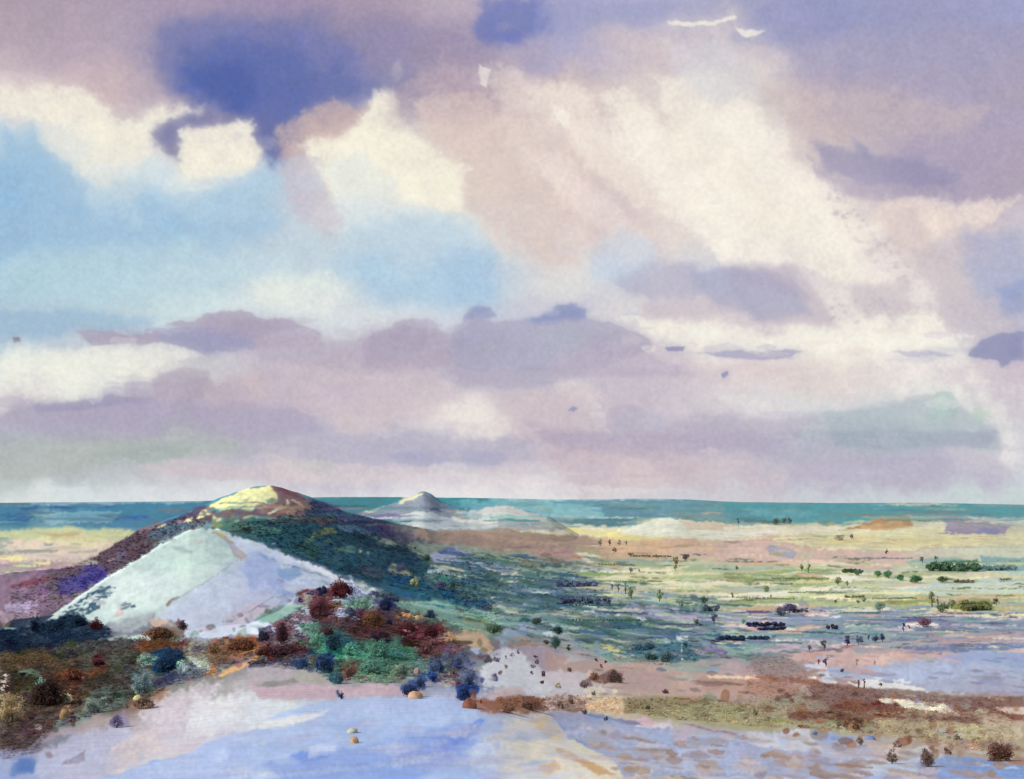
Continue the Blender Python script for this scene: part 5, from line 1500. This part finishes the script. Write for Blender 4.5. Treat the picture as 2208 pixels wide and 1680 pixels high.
def plant(kind, crop, x, y, h, w, col, label, group=None):
    ox, oy, k = CROP[crop]
    p, m = spot(ox + x * k, oy + y * k)
    hm, wm = h * k * m, w * k * m
    near = w * k
    n = int(np.clip(near * near * .9, 110, 2200)); leaf = wm * float(np.clip(1.35 / math.sqrt(n), .032, .14))
    cat = {'tree': 'tree', 'cypress': 'tree', 'shrub': 'shrub', 'hedge': 'hedge', 'tussock': 'plant'}[kind]
    name = {'tree': 'tree', 'cypress': 'conical_tree', 'shrub': 'shrub', 'hedge': 'hedge', 'tussock': 'tussock'}[kind]
    root = new_obj(name); root.location = p; root.rotation_euler = (0, 0, R.uniform(-.3, .3))
    tag(root, label, cat, group)
    fm = foliage_mat(col)
    if kind == 'tree':
        V, F, T = crown(wm, hm * .97, n, leaf, hm * .03); tv, tf = wood(wm, hm * .9, 4, max(hm * .03, .12)); nm = ('crown', 'trunk')
    elif kind == 'cypress':
        V, F, T = crown(wm, hm * .97, n, leaf, hm * .03, shape='cone'); tv, tf = wood(wm, hm * .9, 0, max(hm * .025, .12)); nm = ('crown', 'trunk')
    elif kind == 'shrub':
        
        sub = 1 if near < 14 else int(R.integers(3, 6)); V, F, T, c0 = [], [], [], 0
        for i in range(sub):
            s_ = 1.0 if sub == 1 else R.uniform(.52, .8); a = R.uniform(0, 6.28); e = 0 if sub == 1 else wm * (1 - s_) * .55
            v, f, t = crown(wm * s_, hm * (1.0 if i == 0 else R.uniform(.5, .95)), max(60, int(n * 1.3 / sub)), leaf, hm * .02, shape='low')
            v = v + [e * math.cos(a) * (1 if i else .3), e * math.sin(a) * .8, 0]; V.append(v); F.append(f + c0); T.append(t * R.uniform(.85, 1.15)); c0 += len(v)
        V, F, T = np.concatenate(V), np.concatenate(F), np.concatenate(T); tv, tf = wood(wm, hm * .45, 0, wm * .025); nm = ('foliage', 'stem')
    elif kind == 'hedge':
        V, F, T = [], [], []; c = max(3, int(w / max(h, 12))); o = 0; parts = []
        for i in range(c):
            v, f, t = crown(wm / c * 1.5, hm * R.uniform(.75, 1.05), max(60, n // c), hm * .13, 0, shape='low')
            ctr = [(i + .5) / c * wm - wm / 2, R.uniform(-.1, .1) * hm, 0]
            V.append(v + ctr); F.append(f + o); T.append(t); o += len(v)
            a, b = wood(hm * .6, hm * .7, 0, hm * .04); parts.append((a + ctr, b))
        V, F, T = np.concatenate(V), np.concatenate(F), np.concatenate(T); nm = ('foliage', 'stem'); tv = None
        for a, b in parts: new_obj('stem', mesh_from('stem', a, b, [M_bark], True), root)
    else:                                   # spiky tussock: long blades from one foot
        b = 70; a = R.uniform(0, 6.28, b); t = R.uniform(.15, 1, b); L = hm * R.uniform(.6, 1.15, b)
        D = np.stack([np.cos(a) * t * wm / hm * .7, np.sin(a) * t * wm / hm * .7, np.ones(b)], 1); D /= np.linalg.norm(D, axis=1, keepdims=True)
        S = np.stack([-np.sin(a), np.cos(a), 0 * a], 1) * (wm * .045)
        B0 = np.stack([np.cos(a), np.sin(a), 0 * a], 1) * wm * .06 * t[:, None]
        M = B0 + D * L[:, None] * .6; E = B0 + D * L[:, None] + np.array([0, 0, -1.0]) * (L * t * .3)[:, None]
        V = np.stack([B0 - S * .7, B0 + S * .7, M + S, M - S, E + S * .1, E - S * .1], 1).reshape(-1, 3)
        i = np.arange(b)[:, None] * 6
        F = np.concatenate([i + [0, 1, 2, 3], i + [3, 2, 4, 5]]); T = np.tile(R.uniform(.75, 1.25, b), 2)
        tv = None; nm = ('blades',)
    new_obj(nm[0], mesh_from(nm[0], V, F, [fm], False, tone=T), root)
    if tv is not None: new_obj(nm[1], mesh_from(nm[1], tv, tf, [M_bark], True), root)
    return root

_ico = None
def rock(crop, x, y, h, w, col, label, group=None):
    ox, oy, k = CROP[crop]; p, m = spot(ox + x * k, oy + y * k)
    hm, wm = h * k * m, w * k * m
    nu, nv = 26, 14; th = np.linspace(0, 2 * np.pi, nu, endpoint=False); ph = np.linspace(-.5 * np.pi, .5 * np.pi, nv)
    TH, PH = np.meshgrid(th, ph); D = np.stack([np.cos(TH) * np.cos(PH), np.sin(TH) * np.cos(PH), np.sin(PH)], -1)
    r = np.ones(TH.shape)
    for q in range(7):
        dr = R.normal(0, 1, 3); dr /= np.linalg.norm(dr); r = np.minimum(r, R.uniform(.8, .98) / np.maximum(D @ dr, .3))
    r *= 1 + .03 * np.sin(3 * TH + R.uniform(0, 6)) * np.cos(PH)
    V = (D * r[..., None]) * [wm * .54, wm * .46, hm * .72]; V[..., 2] += hm * .18; V += (np.sin(V @ R.normal(0, 9 / wm, (3, 3)) + R.uniform(0, 6, 3)) * wm * .018)
    V = V.reshape(-1, 3); i = np.arange(nu * nv).reshape(nv, nu); j = np.roll(i, -1, 1)
    F = np.stack([i[:-1], j[:-1], j[1:], i[1:]], -1).reshape(-1, 4)
    o = new_obj('boulder', mesh_from('boulder', V, F, [hexmat('stone', col, 2.5 / max(wm, .1), .72, 1.25, wm * .08)], True))
    o.location = p; o.rotation_euler = (0, 0, R.uniform(0, 6))
    return tag(o, label, 'boulder', group)

for ln in PLANTS.strip().splitlines():
    if not ln.strip() or ln[0] == '#': continue
    head, label = ln.split('|')[:2]; grp = (ln.split('|') + [''])[2].strip() or None
    kd, cr, x, y, h, w, col = head.split()
    f = rock if kd == 'rock' else plant
    (f(cr, float(x), float(y), float(h), float(w), col, label.strip(), grp) if kd == 'rock'
     else f(kd, cr, float(x), float(y), float(h), float(w), col, label.strip(), grp))

# ------------------------------------------------------------------ ground cover nobody could count
def cover(name, label, cat, polys, n, hpx, blades, mat, flat=1.0, lo=1.1, hi=1.8):
    V, F, C, o = [], [], [], 0
    for crop, poly, share in polys:
        ox, oy, k = CROP[crop]; P = np.array([[float(v) for v in q.split(',')] for q in poly.split()]) * k + [ox, oy]
        for px, py in scatter(P, int(n * share)):
            p, m = spot(px, py); s = hpx * m * R.uniform(.5, 1.5)
            a = R.uniform(0, 6.28, blades); t = R.uniform(.2, 1.0, blades)
            c = np.stack([np.cos(a) * t, np.sin(a) * t, R.uniform(.05, .5, blades)], 1) * s * [1, 1, flat] + p
            v, f = leaves(c, np.stack([np.cos(a), np.sin(a), np.full(blades, 2.2)], 1), s * .42, .3)
            V.append(v); F.append(f + o); o += len(v)
            q = land_at(px + R.normal(0, 3), py + R.normal(0, 2)) * R.uniform(lo, hi)
            C.append(np.repeat(q[None], len(v), 0))
    ob = new_obj(name, mesh_from(name, np.concatenate(V), np.concatenate(F), [mat], False, np.concatenate(C)))
    return tag(ob, label, cat, kind='stuff')

M_cov = cover_material('heather_leaf', 1.5, 0, .85, 1.25)
_b = M_cov.node_tree.nodes['Principled BSDF']; leafy(M_cov.node_tree, _b, _b.inputs['Base Color'].links[0].from_socket)
cover('heath_scrub', 'low brown and green heath scrub over the near slope', 'scrub',
      [('E', '-40,250 100,225 300,190 480,140 600,100 700,160 900,230 880,320 600,340 0,400', .08), ('E', '0,300 500,350 1000,300 1400,270 1700,300 2100,300 2208,330 2000,470 1700,600 1400,690 1040,860 800,920 520,1000 430,1040 260,1230 0,1290', .38),
       ('F', '100,300 300,130 500,0 800,60 1200,180 1500,180 1650,260 1800,480 1850,720 1650,690 1340,560 1200,660 700,660 500,560 0,520', .34),
       ('B', '600,1060 820,960 1000,900 1100,1010 1300,980 1500,1100 1900,1250 2100,1300 1500,1325 700,1325', .12),
       ('G', '0,790 350,770 700,760 1000,790 1700,790 2208,860 2208,1020 1500,960 900,900 400,880 0,900', .08)], 12000, 6.5, 8, M_cov)
cover('meadow_scrub', 'low brown scrub over the right hand slope', 'scrub',
      [('H', '0,420 300,440 500,580 640,660 1000,700 1600,760 2100,760 2150,1200 1700,1180 1200,1080 600,1020 0,980', 1.0)], 3600, 5.0, 6, M_cov)
cover('hill_shade_tufts', 'dark woodland and heather with painted shade on the flanks of the long hill', 'tufts',
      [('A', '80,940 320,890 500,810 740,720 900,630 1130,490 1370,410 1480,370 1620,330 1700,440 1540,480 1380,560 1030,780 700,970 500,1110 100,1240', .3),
       ('B', '20,440 380,390 650,300 700,240 1000,350 1400,440 1500,560 1650,720 2000,880 2150,1130 1700,1030 1250,920 960,840 560,680', .7)], 4600, 3.4, 7, M_cov, 1.0, .95, 1.18)  # dark leaf tufts added where the flank is shaded; their colour carries that shade
cover('valley_scrub', 'dark low scrub and broken hedges across the valley foot', 'scrub',
      [('B', '1640,700 2208,760 2208,1300 1900,1200 1700,960', .3), ('C', '0,620 700,720 1100,860 1560,1090 1700,1230 1300,1310 900,1300 500,1310 0,1180', .45),
       ('G', '560,320 1080,330 1460,280 1740,460 1300,520 900,470', .25)], 1500, 3.6, 7, M_cov, 1.0, .6, 1.1)
